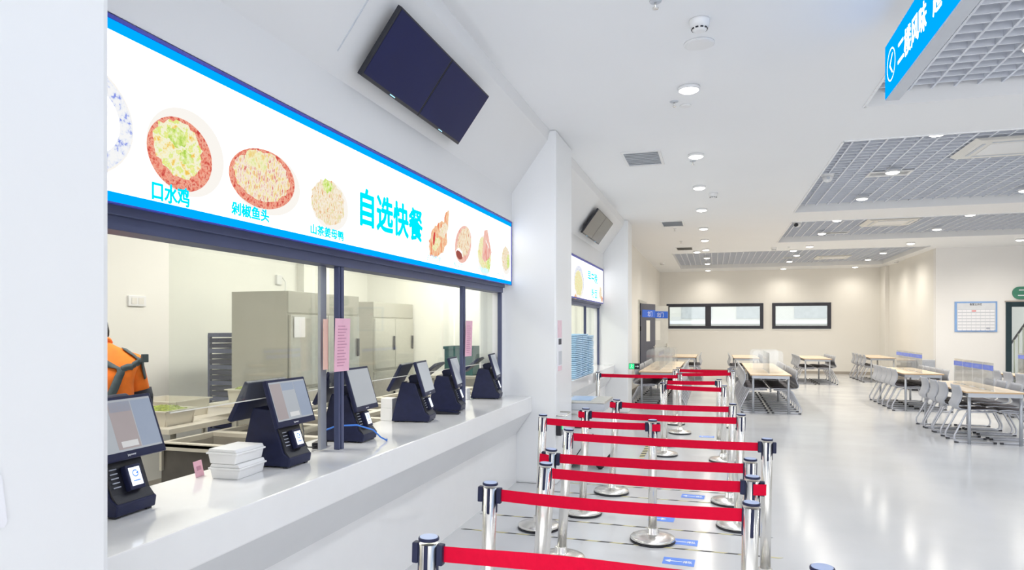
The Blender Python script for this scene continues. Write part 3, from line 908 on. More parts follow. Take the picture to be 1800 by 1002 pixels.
MB().box(-4.46, -3.76, 3.96, 5.06, .3, .33, .003).build('lower_shelf', M['kdark'], sd)
for x in (-4.44, -3.78):
    for y in (3.98, 5.04):
        MB().cyl((x, y, 0), (x, y, .83), .02, n=10).build('leg', M['ksteel'], sd)
def pan(x, y, z, lx, ly, h, label, food=None):
    t = thing('food_pan', label, 'food pan', (x, y, z))
    a, b = lx / 2, ly / 2
    m = MB()
    m.box(-a + .02, a - .02, -b + .02, b - .02, 0, .006)
    m.prism([(-a + .02, 0), (-a + .026, 0), (-a + .008, h), (-a, h)], -b + .01, b - .01)
    m.prism([(a - .02, 0), (a - .026, 0), (a - .008, h), (a, h)], -b + .01, b - .01)
    m.prism([(-b + .02, 0), (-b + .026, 0), (-b + .008, h), (-b, h)], -a + .006, a - .006, 'x')
    m.prism([(b - .02, 0), (b - .026, 0), (b - .008, h), (b, h)], -a + .006, a - .006, 'x')
    m.box(-a - .014, a + .014, -b - .014, -b + .004, h - .008, h).box(-a - .014, a + .014, b - .004, b + .014, h - .008, h)
    m.box(-a - .014, -a + .004, -b, b, h - .008, h).box(a - .004, a + .014, -b, b, h - .008, h)
    m.build('pan_body', M['ktop'], t)
    if food:
        m = MB()
        bmesh.ops.create_grid(m.bm, x_segments=22, y_segments=22, size=1)
        for v in m.bm.verts:
            v.co = Vector((v.co.x * (a - .012), v.co.y * (b - .012), h * .72 + .045 * (1 - max(abs(v.co.x), abs(v.co.y)) ** 2) + random.uniform(0, .02)))
        m.build('vegetables', M['veg'], t, fix=False)
        
pan(-3.98, 4.10, .87, .32, .30, .115, 'steel pan of green vegetables nearest the orange jacket', True)
pan(-4.30, 4.50, .87, .46, .38, .14, 'deep empty steel pan behind the vegetable pan')
sh = thing('raised_shelf', 'raised steel shelf standing over the food line', 'shelf', (0, 0, 0))
MB().box(-3.92, -3.05, 4.50, 4.86, .955, .985, .003).build('shelf_top', M['ktop'], sh)
for x in (-3.68, -3.08):
    for y in (4.53, 4.83):
        MB().box(x - .012, x + .012, y - .012, y + .012, .80, .955).build('leg', M['ksteel'], sh)
pan(-3.66, 4.68, .985, .27, .24, .11, 'steel pan of greens on the raised shelf', True)
pan(-3.33, 4.68, .985, .24, .24, .12, 'second steel pan of greens on the raised shelf, behind the dual-screen terminal', True)
sk = thing('wall_socket', 'white socket with hanging wire on the kitchen wall', 'socket', (-5.3, 7.3, 2.2))
MB().box(0, .03, -.05, .05, -.06, .06, .004).build('socket_box', M['white'], sk)
MB().tube([(.03, .05, .03), (.05, .09, -.02), (.04, .1, -.12), (.03, .09, -.2), (.02, .03, -.24)], .006, 6).build('wire', M['white'], sk)
sk = thing('wall_socket', 'pale double socket plate on the kitchen wall above the orange jacket', 'socket', (-5.3, 5.12, 1.85))
MB().box(0, .02, -.10, .10, -.05, .05, .004).build('socket_box', M['white'], sk)
MB().box(.02, .024, -.07, -.01, -.03, .03).box(.02, .024, .01, .07, -.03, .03).build('socket_face', M['ivory'], sk)
struct('trim_8', MB().box(-5.3, -5.2, 7.72, 7.98, 0, 3.1), M['tile'])
bn = thing('steel_work_table', 'steel work table at the end wall of the kitchen', 'table', (0, 0, 0))
MB().box(-3.95, -2.6, 8.95, 9.58, .86, .9, .004).build('tabletop', M['ksteel'], bn)
for x in (-3.9, -2.65):
    for y in (9.0, 9.53):
        MB().cyl((x, y, 0), (x, y, .86), .02, n=10).build('leg', M['ksteel'], bn)
cr = thing('plastic_crate', 'dark green crate on the work table at the kitchen end', 'crate', (-3.55, 9.3, .9))
MB().box(-.22, .22, -.2, .2, 0, .42, .01).build('crate_body', M['crate'], cr)
MB().box(-.235, .235, -.215, .215, .38, .42, .004).build('rim', M['crate'], cr)

# ------------------------------------------------------------------ worker
def skin_obj(name, joints, edges, m, parent, sub=2):
    me = bpy.data.meshes.new(name)
    names = list(joints)
    me.from_pydata([joints[n][0] for n in names], [(names.index(a), names.index(b)) for a, b in edges], [])
    o = bpy.data.objects.new(name, me)
    COL.objects.link(o)
    sk = o.modifiers.new('skin', 'SKIN')
    sk.use_smooth_shade = True
    for i, n in enumerate(names):
        r = joints[n][1]
        me.skin_vertices[0].data[i].radius = r if isinstance(r, tuple) else (r, r)
    me.skin_vertices[0].data[0].use_root = True
    ss = o.modifiers.new('subsurf', 'SUBSURF')
    ss.levels = sub; ss.render_levels = sub
    dg = bpy.context.evaluated_depsgraph_get()
    nm = bpy.data.meshes.new_from_object(o.evaluated_get(dg))
    bpy.data.objects.remove(o)
    nm.name = name
    nm.materials.clear()
    nm.materials.append(m)
    for p in nm.polygons:
        p.use_smooth = True
    q = bpy.data.objects.new(name, nm)
    COL.objects.link(q)
    q.parent = parent
    return q
pr = thing('person', 'person in orange jacket and dark cap with grey crossed straps, back turned', 'person', (-3.465, 3.105, 0), R(62))
J = dict(pel=((0, 0, .92), (.15, .10)), sp1=((0, .02, 1.10), (.13, .09)), sp2=((0, .05, 1.28), (.13, .09)), chest=((0, .09, 1.37), (.11, .075)),
         nk=((0, .17, 1.46), .055), hd0=((0, .25, 1.49), (.07, .075)), hd1=((0, .30, 1.54), (.08, .098)), hd2=((0, .31, 1.61), (.06, .075)))
E_ = [('pel', 'sp1'), ('sp1', 'sp2'), ('sp2', 'chest'), ('chest', 'nk'), ('nk', 'hd0'), ('hd0', 'hd1'), ('hd1', 'hd2')]
J['nose0'] = ((0, .385, 1.535), .012); J['nose1'] = ((0, .407, 1.518), .010)
E_ += [('hd1', 'nose0'), ('nose0', 'nose1')]
for s, n in ((-1, 'l'), (1, 'r')):
    J.update({n + 'sh': ((s * .18, .085, 1.38), .05), n + 'el': ((s * .235, .10, 1.13), .043), n + 'wr': ((s * .20, .33, 1.06), .028), n + 'pm': ((s * .19, .40, 1.05), (.036, .016)),
              n + 'hp': ((s * .09, 0, .88), .085), n + 'kn': ((s * .10, .03, .49), .058), n + 'an': ((s * .10, 0, .09), .038), n + 'to': ((s * .11, .15, .035), .034),
              n + 'ear': ((s * .095, .285, 1.53), (.010, .026))})
    E_ += [('chest', n + 'sh'), (n + 'sh', n + 'el'), (n + 'el', n + 'wr'), (n + 'wr', n + 'pm'), ('pel', n + 'hp'), (n + 'hp', n + 'kn'), (n + 'kn', n + 'an'), (n + 'an', n + 'to'), ('hd1', n + 'ear')]
    for f in range(4):
        a = (f - 1.5) * .019
        J[n + 'f%da' % f] = ((s * .19 + a, .445 - abs(f - 1.4) * .006, 1.05), .0085)
        J[n + 'f%db' % f] = ((s * .19 + a * 1.1, .475 - abs(f - 1.4) * .008, 1.035), .0075)
        J[n + 'f%dc' % f] = ((s * .19 + a * 1.1, .49 - abs(f - 1.4) * .008, 1.012), .0065)
        E_ += [(n + 'pm', n + 'f%da' % f), (n + 'f%da' % f, n + 'f%db' % f), (n + 'f%db' % f, n + 'f%dc' % f)]
    J[n + 'ta'] = ((s * .15, .41, 1.045), .0095); J[n + 'tb'] = ((s * .13, .44, 1.03), .008)
    E_ += [(n + 'pm', n + 'ta'), (n + 'ta', n + 'tb')]
skin_obj('body', J, E_, M['skin'], pr)
JJ = dict(pel=((0, 0, .86), (.185, .145)), sp1=((0, 0, 1.06), (.18, .145)), sp2=((0, .03, 1.26), (.19, .15)), chest=((0, .07, 1.39), (.165, .125)), col=((0, .135, 1.475), (.088, .078)), col2=((0, .16, 1.505), (.074, .066)))
JE = [('pel', 'sp1'), ('sp1', 'sp2'), ('sp2', 'chest'), ('chest', 'col'), ('col', 'col2')]
for s, n in ((-1, 'l'), (1, 'r')):
    JJ.update({n + 'sh': ((s * .175, .08, 1.37), .088), n + 'el': ((s * .235, .09, 1.13), .064), n + 'fw': ((s * .222, .22, 1.085), .053)})
    JE += [('chest', n + 'sh'), (n + 'sh', n + 'el'), (n + 'el', n + 'fw')]
jk = skin_obj('jacket', JJ, JE, M['orange'], pr, 2)
for s in (-1, 1):
    MB().tube([(s * .222, .088, 1.21), (s * .232, .088, 1.16), (s * .235, .10, 1.125), (s * .228, .16, 1.10), (s * .222, .22, 1.085), (s * .212, .28, 1.07), (s * .203, .33, 1.06)], .072, 14, r1=.045).build('sleeve_cover', M['trouser'], pr)
MB().lathe([(.080, 0), (.092, .012), (.086, .03), (.075, .034)], n=24).xform(Matrix.Translation((0, .145, 1.487)) @ Matrix.Rotation(R(-22), 4, 'X')).build('collar', M['orange'], pr)
TR = {'pel': ((0, 0, .90), (.165, .125))}
TE = []
for s, n in ((-1, 'l'), (1, 'r')):
    TR.update({n + 'hp': ((s * .095, 0, .82), .105), n + 'kn': ((s * .10, .03, .49), .078), n + 'an': ((s * .10, 0, .10), .06)})
    TE += [('pel', n + 'hp'), (n + 'hp', n + 'kn'), (n + 'kn', n + 'an')]
skin_obj('trousers', TR, TE, M['trouser'], pr)
for s in (-1, 1):
    MB().box(s * .105 - .05, s * .105 + .05, -.08, .20, 0, .09, .03).build('shoe', M['black'], pr)
m = MB()
m.lathe([(.112, -.03), (.116, .0), (.112, .05), (.09, .095), (.05, .118), (.01, .124)], n=28)
m.xform(Matrix.Translation((0, .295, 1.565)) @ Matrix.Rotation(R(-22), 4, 'X') @ Matrix.Diagonal((.93, 1.12, 1, 1)))
m.build('cap', M['hat'], pr)
MB().prism([(-.08, .38), (.08, .38), (.06, .46), (0, .48), (-.06, .46)], 1.545, 1.555, 'z').build('cap_peak', M['hat'], pr)
for s in (-1, 1):
    MB().lathe([(.002, -.008), (.009, 0), (.002, .008)], (s * .032, .387, 1.545), 10).build('eye', M['white'], pr)
MB().box(-.024, .024, .365, .378, 1.480, 1.488).build('mouth', M['redp'], pr)
# straps laid on the jacket by casting onto its surface
bv = BVHTree.FromPolygons([v.co for v in jk.data.vertices], [p.vertices for p in jk.data.polygons])
def strap(pts, wd, name='strap'):
    pts = [Vector(p) for p in pts]
    m = MB()
    rows = []
    N = 34
    L = len(pts) - 1
    for i in range(N):
        t = i / (N - 1) * L
        k = min(int(t), L - 1)
        p = pts[k].lerp(pts[k + 1], t - k)
        q = (pts[min(k + 1, L)] - pts[k]).lerp(pts[min(k + 2, L)] - pts[min(k + 1, L - 1)], t - k).normalized()
        c = bv.find_nearest(p)[0]
        out = Vector((c.x * .8, c.y - .10, .25 if c.z > 1.4 else 0)).normalized()
        side = out.cross(q).normalized()
        row = []
        for e in (-1, 0, 1):
            h2 = bv.find_nearest(c + side * wd / 2 * e)
            row.append(h2[0].lerp(c + side * wd / 2 * e, .6) + out * .010)
        rows.append([m.bm.verts.new(v) for v in row])
    for A, B in zip(rows, rows[1:]):
        for j in range(2):
            f = m.bm.faces.new([A[j], A[j + 1], B[j + 1], B[j]])
            f.smooth = True
    o = m.build(name, M['strap'], pr)
    sm_ = o.modifiers.new('even', 'SMOOTH'); sm_.factor = .5; sm_.iterations = 3
    md = o.modifiers.new('thick', 'SOLIDIFY'); md.thickness = .004
    return o
strap([(-.10, .06, 1.50), (-.02, -.1, 1.46), (.09, -.18, 1.41), (.04, -.2, 1.25), (-.06, -.15, 1.05), (-.12, -.1, .95)], .062)
strap([(.09, -.18, 1.41), (.16, -.13, 1.425), (.23, -.02, 1.425)], .055)
strap([(.13, .06, 1.48), (.19, -.04, 1.44), (.235, -.02, 1.38), (.25, 0, 1.28)], .05)
MB().box(.20, .236, -.055, -.025, 1.385, 1.435, .004).build('buckle', M['strap'], pr)

# ------------------------------------------------------------------ payment terminals on the counter
def screen_panel(parent, wd, ht, tilt, at, facing, ui=0, name='customer_screen', marked=True):
    """a slab whose face looks along local +X*facing, leaning back by tilt; at = centre"""
    p = bpy.data.objects.new(name, None)
    bpy.data.objects.remove(p)
    body = MB().box(-.012, .012, -wd / 2, wd / 2, -ht / 2, ht / 2, .006).build(name, M['navy'], parent)
    body.location = at
    body.rotation_euler = (0, -tilt * facing, 0)
    f = facing
    if facing > 0 and marked:
        MB().box(.0125, .0135, -wd / 2 + .014, wd / 2 - .014, -ht / 2 + .03, ht / 2 - .014).build('display', M['scr'], body)
        text_obj('maker_mark', 'jepower', .012, M['stwhite'], body, (.0138, -.03, -ht / 2 + .011), FX, 1, .0003)
        if ui:
            MB().box(.0135, .0142, -.06 if ui == 1 else -.145, .045 if ui == 1 else -.06, -.085, .10).build('interface_panel', M['ui1'], body)
            MB().box(.0135, .0142, .05, .148, -.085, .10).build('interface_panel', M['ui2'], body)
            MB().box(.0142, .0148, -.042, .035, -.078, -.055).build('interface_button', M['uib'], body)
            MB().box(.0135, .0142, -.055, .045, .06, .10).build('interface_banner', M['ui2'], body)
    else:
        MB().box(-.0145 * 1, -.0125, -wd / 2 + .014, wd / 2 - .014, -ht / 2 + .02, ht / 2 - .014).build('display', M['screen_tv'], body)
    return body

def terminal(x, y, label, rear=True, ui=0, tilt=18, rz=0, rear_up=True, wd=.325, ht=.245):
    t = thing('payment_terminal', label, 'payment terminal', (x, y, .89), R(rz))
    # wedge body: side profile in x,z
    MB().prism([(-.155, .008), (.135, .008), (.142, .05), (.105, .075), (.03, .29), (-.075, .30), (-.09, .26)], -.095, .095, 'y', bev=.006).build('base_body', M['navy'], t)
    for sx in (-.12, .11):
        for sy in (-.075, .075):
            MB().box(sx - .014, sx + .014, sy - .012, sy + .012, 0, .012).build('foot', M['black'], t)
    # sloping front plate with reader
    fp = MB().prism([(.137, .055), (.112, .085), (.052, .25), (.048, .24), (.104, .082), (.13, .05)], -.088, .088, 'y').build('front_plate', M['black'], t)
    ang = math.atan2(.06, .165)
    rd = MB().box(-.014, .014, -.036, .036, -.048, .048, .005).build('card_reader', M['navy'], t)
    rd.location = (.108, .012, .135)
    rd.rotation_euler = (0, -ang, 0)
    MB().box(.014, .0152, -.026, .026, -.034, .036).build('reader_screen', M['pay'], rd)
    lg = MB()
    for k in range(15):
        a0, a1 = R(40 + k * 20), R(60 + k * 20)
        lg.quad(*[(.0158, r * math.cos(q), .012 + r * math.sin(q)) for r, q in ((.010, a0), (.014, a0), (.014, a1), (.010, a1))])
    lg.ngon([(.0158, .002, .012), (.0158, .015, .020), (.0158, .013, .008)])
    lg.box(.0154, .016, -.016, .016, -.018, -.014)
    lg.build('reader_logo', M['payb'], rd)
    sm = MB()
    for k in range(5):
        z = .11 + k * .016
        sm.box(.118 - (z - .08) * .364 + .001, .122 - (z - .08) * .364, -.078, -.046, z, z + .004)
    sm.build('printed_marks', M['line'], t)
    MB().prism([(-.03, .28), (.02, .28), (.045, .35), (.025, .352), (-.02, .352), (-.045, .33)], -.03, .03, 'y', bev=.004).build('neck', M['navy'], t)
    screen_panel(t, wd, ht, R(tilt), (.075, 0, .325), 1, ui)
    if rear:
        screen_panel(t, wd, .225, R(-28) if rear_up else R(-52), (-.115 if rear_up else -.15, .0, .335 if rear_up else .33), 1, 0, 'staff_screen', False)
    return t
terminal(-2.24, 2.03, 'payment terminal nearest the camera, its screen half cut by the pillar', True, 1, 20, 2)
terminal(-2.17, 2.985, 'dual-screen payment terminal beside the white takeaway boxes', True, 2, 18, 0)
terminal(-2.19, 3.745, 'payment terminal with blue cable just right of the first window post', True, 0, 17, 3, True, .305, .275)
terminal(-2.17, 4.66, 'payment terminal beside the small white box, fourth from camera', True, 0, 17, 9, True, .30, .265)
terminal(-2.19, 5.36, 'payment terminal before the second window post, keypad at its foot', True, 0, 17, 9, False, .30, .265)
terminal(-2.17, 6.36, 'payment terminal at the far right end of the near counter', True, 0, 17, 9, False, .30, .25)

def takeaway(x, y, z, label, rz):
    t = thing('takeaway_box', label, 'takeaway box', (x, y, z), R(rz), 'white takeaway boxes')
    MB().prism([(-.068, .0), (.068, .0), (.08, .045), (-.08, .045)], -.10, .10, 'y', bev=.006).build('box_base', M['foam'], t)
    MB().box(-.085, .085, -.108, .108, .045, .054, .003).build('rim', M['foam'], t)
    MB().prism([(-.08, .054), (.08, .054), (.072, .070), (-.072, .070)], -.102, .102, 'y', bev=.004).build('lid', M['foam'], t)
takeaway(-2.19, 2.71, .89, 'white takeaway box at the bottom of the stack beside the second terminal', 4)
takeaway(-2.195, 2.705, .961, 'white takeaway box on top of the stack beside the second terminal', 1)
pt = thing('pink_tag', 'small pink card leaning on the counter left of the takeaway boxes', 'card', (-2.34, 2.63, .89), R(10))
MB().box(-.002, .002, -.032, .032, 0, .075).xform(Matrix.Rotation(R(-12), 4, 'Y')).build('card', M['pink'], pt)
MB().box(.002, .003, -.018, .016, .03, .05).xform(Matrix.Rotation(R(-12), 4, 'Y')).build('printed_mark', M['pinkd'], pt)
ad = thing('power_adapter', 'black power adapter with cable by the first window post', 'adapter', (-2.23, 3.47, .89), R(15))
MB().box(-.03, .03, -.055, .055, 0, .035, .006).build('adapter_block', M['black'], ad)
MB().tube([(-.0, -.055, .018), (-.01, -.11, .02), (-.02, -.16, .03), (-.05, -.13, .06), (-.09, -.02, .10), (-.13, .04, .20)], .004, 6).build('cable', M['black'], ad)
bc = thing('network_cable', 'blue network cable looping at the third terminal foot', 'cable', (-2.06, 3.745, .89))
MB().tube([(-.16, -.30, .09), (-.08, -.24, .125), (.0, -.14, .12), (.06, -.05, .08), (.09, -.01, .03), (.11, .03, .006), (.09, .07, .006)], .005, 8).build('cord', M['cable'], bc)
for y, x, z, lab in ((4.64, -2.375, .17, 'small white box standing left of the fourth terminal'), (6.2, -2.36, .11, 'low white box left of the far right terminal')):
    t = thing('white_box', lab, 'box', (x, y, .89))
    MB().box(-.05, .05, -.05, .05, 0, z * .55, .004).build('lower_box', M['foam'], t)
    MB().box(-.048, .048, -.047, .047, z * .55, z, .004).build('upper_box', M['foam'], t)
kp = thing('keypad', 'flat black keypad on the counter before the second window post', 'keypad', (-2.10, 5.12, .89), R(12))
MB().prism([(-.11, 0), (.11, 0), (.11, .010), (-.08, .028), (-.11, .026)], -.055, .055, 'y', bev=.003).build('case', M['black'], kp)
MB().prism([(-.07, .0285), (.095, .0133), (.095, .0143), (-.07, .0295)], -.045, .045, 'y').build('keys', M['navy'], kp)

# notices on the window posts
def notice(y0, y1, z0, z1, label, x=-2.062, m='pink'):
    t = thing('paper_notice', label, 'notice', (x, y0, z0))
    b, h = y1 - y0, z1 - z0
    MB().prism([(0, 0), (.003, 0), (.012, h), (.009, h)], 0, b).build('sheet', M[m], t)
    mb = MB()
    for k in range(14):
        z = h * (.1 + .8 * k / 14)
        mb.box(.0045 + .009 * z / h - .0012, .005 + .009 * z / h, b * .18, b * (.6 + .22 * ((k * 7) % 5) / 5), z, z + .006)
    mb.build('printed_lines', M['pinkd'], t)
notice(3.35, 3.51, 1.345, 1.65, 'pink printed notice hanging on the first window post')
notice(5.44, 5.60, 1.345, 1.655, 'pink printed notice hanging on the second window post')
t = thing('paper_notice', 'peach sheet taped behind the first window post', 'notice', (-2.10, 3.28, 1.36))
MB().box(0, .004, .02, .065, 0, .285).build('sheet', M['peach'], t)
t = thing('paper_notice', 'narrow pink and white poster on the side of the first pillar', 'poster', (PX, 6.68, 1.15))
MB().box(0, .004, 0, .20, 0, .52).build('sheet', M['paper'], t)
MB().box(.004, .005, 0, .20, .34, .52).box(.004, .005, .02, .2, 0, .05).build('pink_panel', M['palepink'], t)
MB().box(.004, .0055, .05, .18, .27, .33).build('dark_photo', M['printk'], t)
MB().box(.004, .0055, .05, .2, .06, .2).build('grey_photo', M['vent'], t)
t = thing('wall_paper', 'white sheet on the nearest pillar at the left picture edge', 'paper', (PX, .86, 1.15))
MB().prism([(0, .02), (.255, 0), (.262, .012), (.25, .115), (.232, .14), (0, .15)], .001, .004, 'x').build('sheet', M['paper'], t)
t = thing('wall_switch_box', 'small black control box with green light on the first pillar', 'switch', (PX, 6.63, .5))
MB().box(0, .05, .0, .10, 0, .14, .005).build('case', M['black'], t)
MB().box(.05, .053, .05, .08, .06, .10).build('green_light', M['exitg'], t)
MB().tube([(0, .02, .2), (.10, .02, .2), (.10, .20, .22), (0, .20, .22)], .008, 8).build('bracket', M['steel'], t)

# ------------------------------------------------------------------ blue trays and the trolley bin
tt = thing('meal_tray', 'x', 'tray', (0, 0, 0))
m = MB()
m.box(-.15, .15, -.2, .2, 0, .004, 0)
m.prism([(-.15, 0), (-.146, 0), (-.158, .021), (-.166, .021)], -.205, .205).prism([(.15, 0), (.146, 0), (.160, .021), (.166, .021)], -.205, .205)
m.prism([(-.2, 0), (-.196, 0), (-.210, .021), (-.216, .021)], -.155, .155, 'x').prism([(.2, 0), (.196, 0), (.210, .021), (.216, .021)], -.155, .155, 'x')
m.build('tray_body', M['tray'], tt)
m = MB()
m.box(-.172, .172, -.222, -.208, .006, .025, .004).box(-.172, .172, .208, .222, .006, .025, .004).box(-.172, -.158, -.212, .212, .006, .025, .004).box(.158, .172, -.212, .212, .006, .025, .004)
m.build('tray_rim', M['tray'], tt)
TT = snapshot(tt)
used = False
for (x, y, n, nm) in ((-1.967, 9.22, 23, 'front'), (-1.967, 9.69, 23, 'middle'), (-1.967, 10.16, 22, 'rear')):
    for k in range(n):
        o = tt if not used else dup(TT)
        used = True
        o.location = (x + random.uniform(-.006, .006), y + random.uniform(-.007, .007), .89 + k * .0265)
        o.rotation_euler = (0, 0, R(random.uniform(-1.2, 1.2)))
        tag(o, 'light blue tray, %s from the bottom of the %s stack on the far counter' % (ORD[k], nm), 'tray', 'blue meal trays on the far counter')
bin_ = thing('serving_trolley', 'white serving trolley with steel lid beside the first pillar', 'trolley', (-1.42, 7.78, 0))
MB().box(-.24, .24, -.29, .29, .10, .66, .008).build('body', M['white'], bin_)
MB().box(-.25, .25, -.30, .30, .66, .74, .006).build('rim_band', M['vent'], bin_)
MB().box(-.255, .255, -.305, .305, .74, .765, .006).build('lid', M['bsteel'], bin_)
MB().box(-.20, .08, -.24, .24, .765, .768).build('lid_film', mat('pale_blue_film', (.42, .55, .80), .15, noise=.05), bin_)
MB().tube([(-.16, -.29, .62), (-.16, -.335, .62), (.18, -.335, .62), (.18, -.29, .62)], .011, 8).build('handle', M['steel'], bin_)
MB().box(-.09, .10, -.303, -.288, .455, .48, .003).build('latch', mat('dark_red_latch', (.06, .01, .02), .4, noise=.1), bin_)
for x in (-.19, .19):
    for y in (-.24, .24):
        MB().lathe([(.02, 0), (.045, .02), (.045, .07), (.02, .1)], (x, y, 0), 12).build('caster', M['black'], bin_)
MB().tube([(.12, -.295, .40), (.09, -.32, .33), (0, -.33, .25), (-.06, -.32, .16), (-.10, -.31, .05), (-.13, -.33, .006), (-.2, -.4, .006)], .006, 6).build('power_cord', M['black'], bin_)

# exit sign
ex = thing('exit_sign', 'small green running-man exit sign on the second pillar', 'exit sign', (PX, 12.72, .81))
MB().box(0, .20, -.02, .02, 0, .11, .004).build('sign_case', M['black'], ex)
MB().box(.01, .10, -.022, -.0195, .008, .102).build('lit_panel', M['exitg'], ex)
m = MB()
m.ngon([(.05 + .009 * math.cos(a), -.0228, .086 + .009 * math.sin(a)) for a in [2 * PI * k / 12 for k in range(12)]])
m.quad((.044, -.0228, .074), (.060, -.0228, .074), (.056, -.0228, .046), (.042, -.0228, .05))
m.quad((.042, -.0228, .05), (.050, -.0228, .048), (.032, -.0228, .018), (.025, -.0228, .022))
m.quad((.050, -.0228, .048), (.056, -.0228, .046), (.072, -.0228, .028), (.067, -.0228, .022))
m.quad((.058, -.0228, .074), (.060, -.0228, .066), (.078, -.0228, .058), (.078, -.0228, .064))
m.build('running_figure', M['stwhite'], ex)
MB().box(.115, .165, -.0228, -.0195, .051, .059).build('arrow_shaft', M['stwhite'], ex)
MB().ngon([(.16, -.0228, .075), (.185, -.0228, .055), (.16, -.0228, .035)]).build('arrow_head', M['stwhite'], ex)

# ------------------------------------------------------------------ floor tapes and stickers
def tape(x0, x1, y, label, wd=.021):
    m = MB()
    n = int((x1 - x0) / .09)
    for k in range(n):
        a = x0 + (x1 - x0) * k / n
        b = x0 + (x1 - x0) * (k + 1) / n
        m.prism([(a, y - wd / 2), (b, y - wd / 2), (b + .03, y + wd / 2), (a + .03, y + wd / 2)], .0005, .0018, 'z', mi=(1 if k % 2 == 0 else 0))
    tag(m.build('floor_tape', [M['tapey'], M['tapek']]), label, 'floor tape', 'yellow and black floor tapes')
tape(-1.92, .43, 4.985, 'yellow-black floor tape nearest the camera')
tape(-1.92, .40, 5.44, 'second yellow-black floor tape from the camera')
tape(-1.5, .40, 6.37, 'third yellow-black floor tape from the camera')
tape(-1.5, .40, 6.77, 'fourth yellow-black floor tape, last before the trolley')
m = MB()
for k in range(12):
    y = 8.3 + k * .085
    m.prism([(-.88, y), (-.82, y + .03), (-.82, y + .115), (-.88, y + .085)], .0005, .0018, 'z', mi=k % 2)
tag(m.build('floor_tape', [M['tapey'], M['tapek']]), 'striped yellow-black floor tape running away beyond the middle post', 'floor tape')
def sticker(x, y, d, label):
    t = thing('floor_sticker', label, 'floor sticker', (x, y, 0), R(-2), 'blue arrow floor stickers')
    MB().box(-.105, .105, -.07, .07, .0004, .0014).build('sticker_sheet', M['sticker'], t)
    a = -.035
    MB().box(a - .055, a + .06, -.006, .006, .0014, .0022).build('arrow_shaft', M['stwhite'], t)
    tip = a - .06 if d < 0 else a + .075
    MB().prism([(tip, 0), (tip + (.04 if d < 0 else -.04), .03), (tip + (.04 if d < 0 else -.04), -.03)], .0014, .0023, 'z').build('arrow_head', M['stwhite'], t)
    if d < 0:
        text_obj('sticker_lettering', '排队', .05, M['stwhite'], t, (.028, -.02, .0022), (0, 0, 0), .62, .0003, .001)
sticker(-.23, 4.71, -1, 'blue floor sticker with left arrow nearest the camera')
sticker(-.22, 5.15, -1, 'blue floor sticker with left arrow behind the middle post base')
sticker(-.42, 5.72, 1, 'blue floor sticker with right arrow half behind the middle post')
sticker(-.19, 6.56, -1, 'blue floor sticker between the third and fourth floor tapes')
sticker(-.10, 10.2, -1, 'far faint blue floor sticker between the distant posts')

# ------------------------------------------------------------------ belt posts
def post_proto():
    t = thing('belt_post', 'x', 'belt post', (0, 0, 0))
    MB().lathe([(.165, 0), (.168, .006), (.168, .012)], n=40).build('rubber_ring', M['black'], t)
    MB().lathe([(.163, .012), (.165, .030), (.158, .037), (.10, .047), (.052, .056), (.044, .060), (.042, .098), (.036, .102)], n=40).build('base_disc', M['steel'], t)
    MB().cyl((0, 0, .06), (0, 0, .885), .0315, n=28).build('pole', M['steel'], t)
    c = MB().lathe([(.0335, .896), (.0345, .898), (.0345, .903), (.033, .906)], n=28).build('top_collar', M['navy'], t)
    MB().lathe([(.030, .9055), (.030, .9075)], n=28).build('top_disc', M['cap'], c)
    for k in range(4):
        a = k * PI / 2 - PI / 2 + .12
        MB().box(.029, .0345, -.0065, .0065, .775, .885, .002).xform(Matrix.Rotation(a, 4, 'Z')).build('belt_slot', M['navy'], t)
    return t
PROTO = post_proto()
PT = snapshot(PROTO)
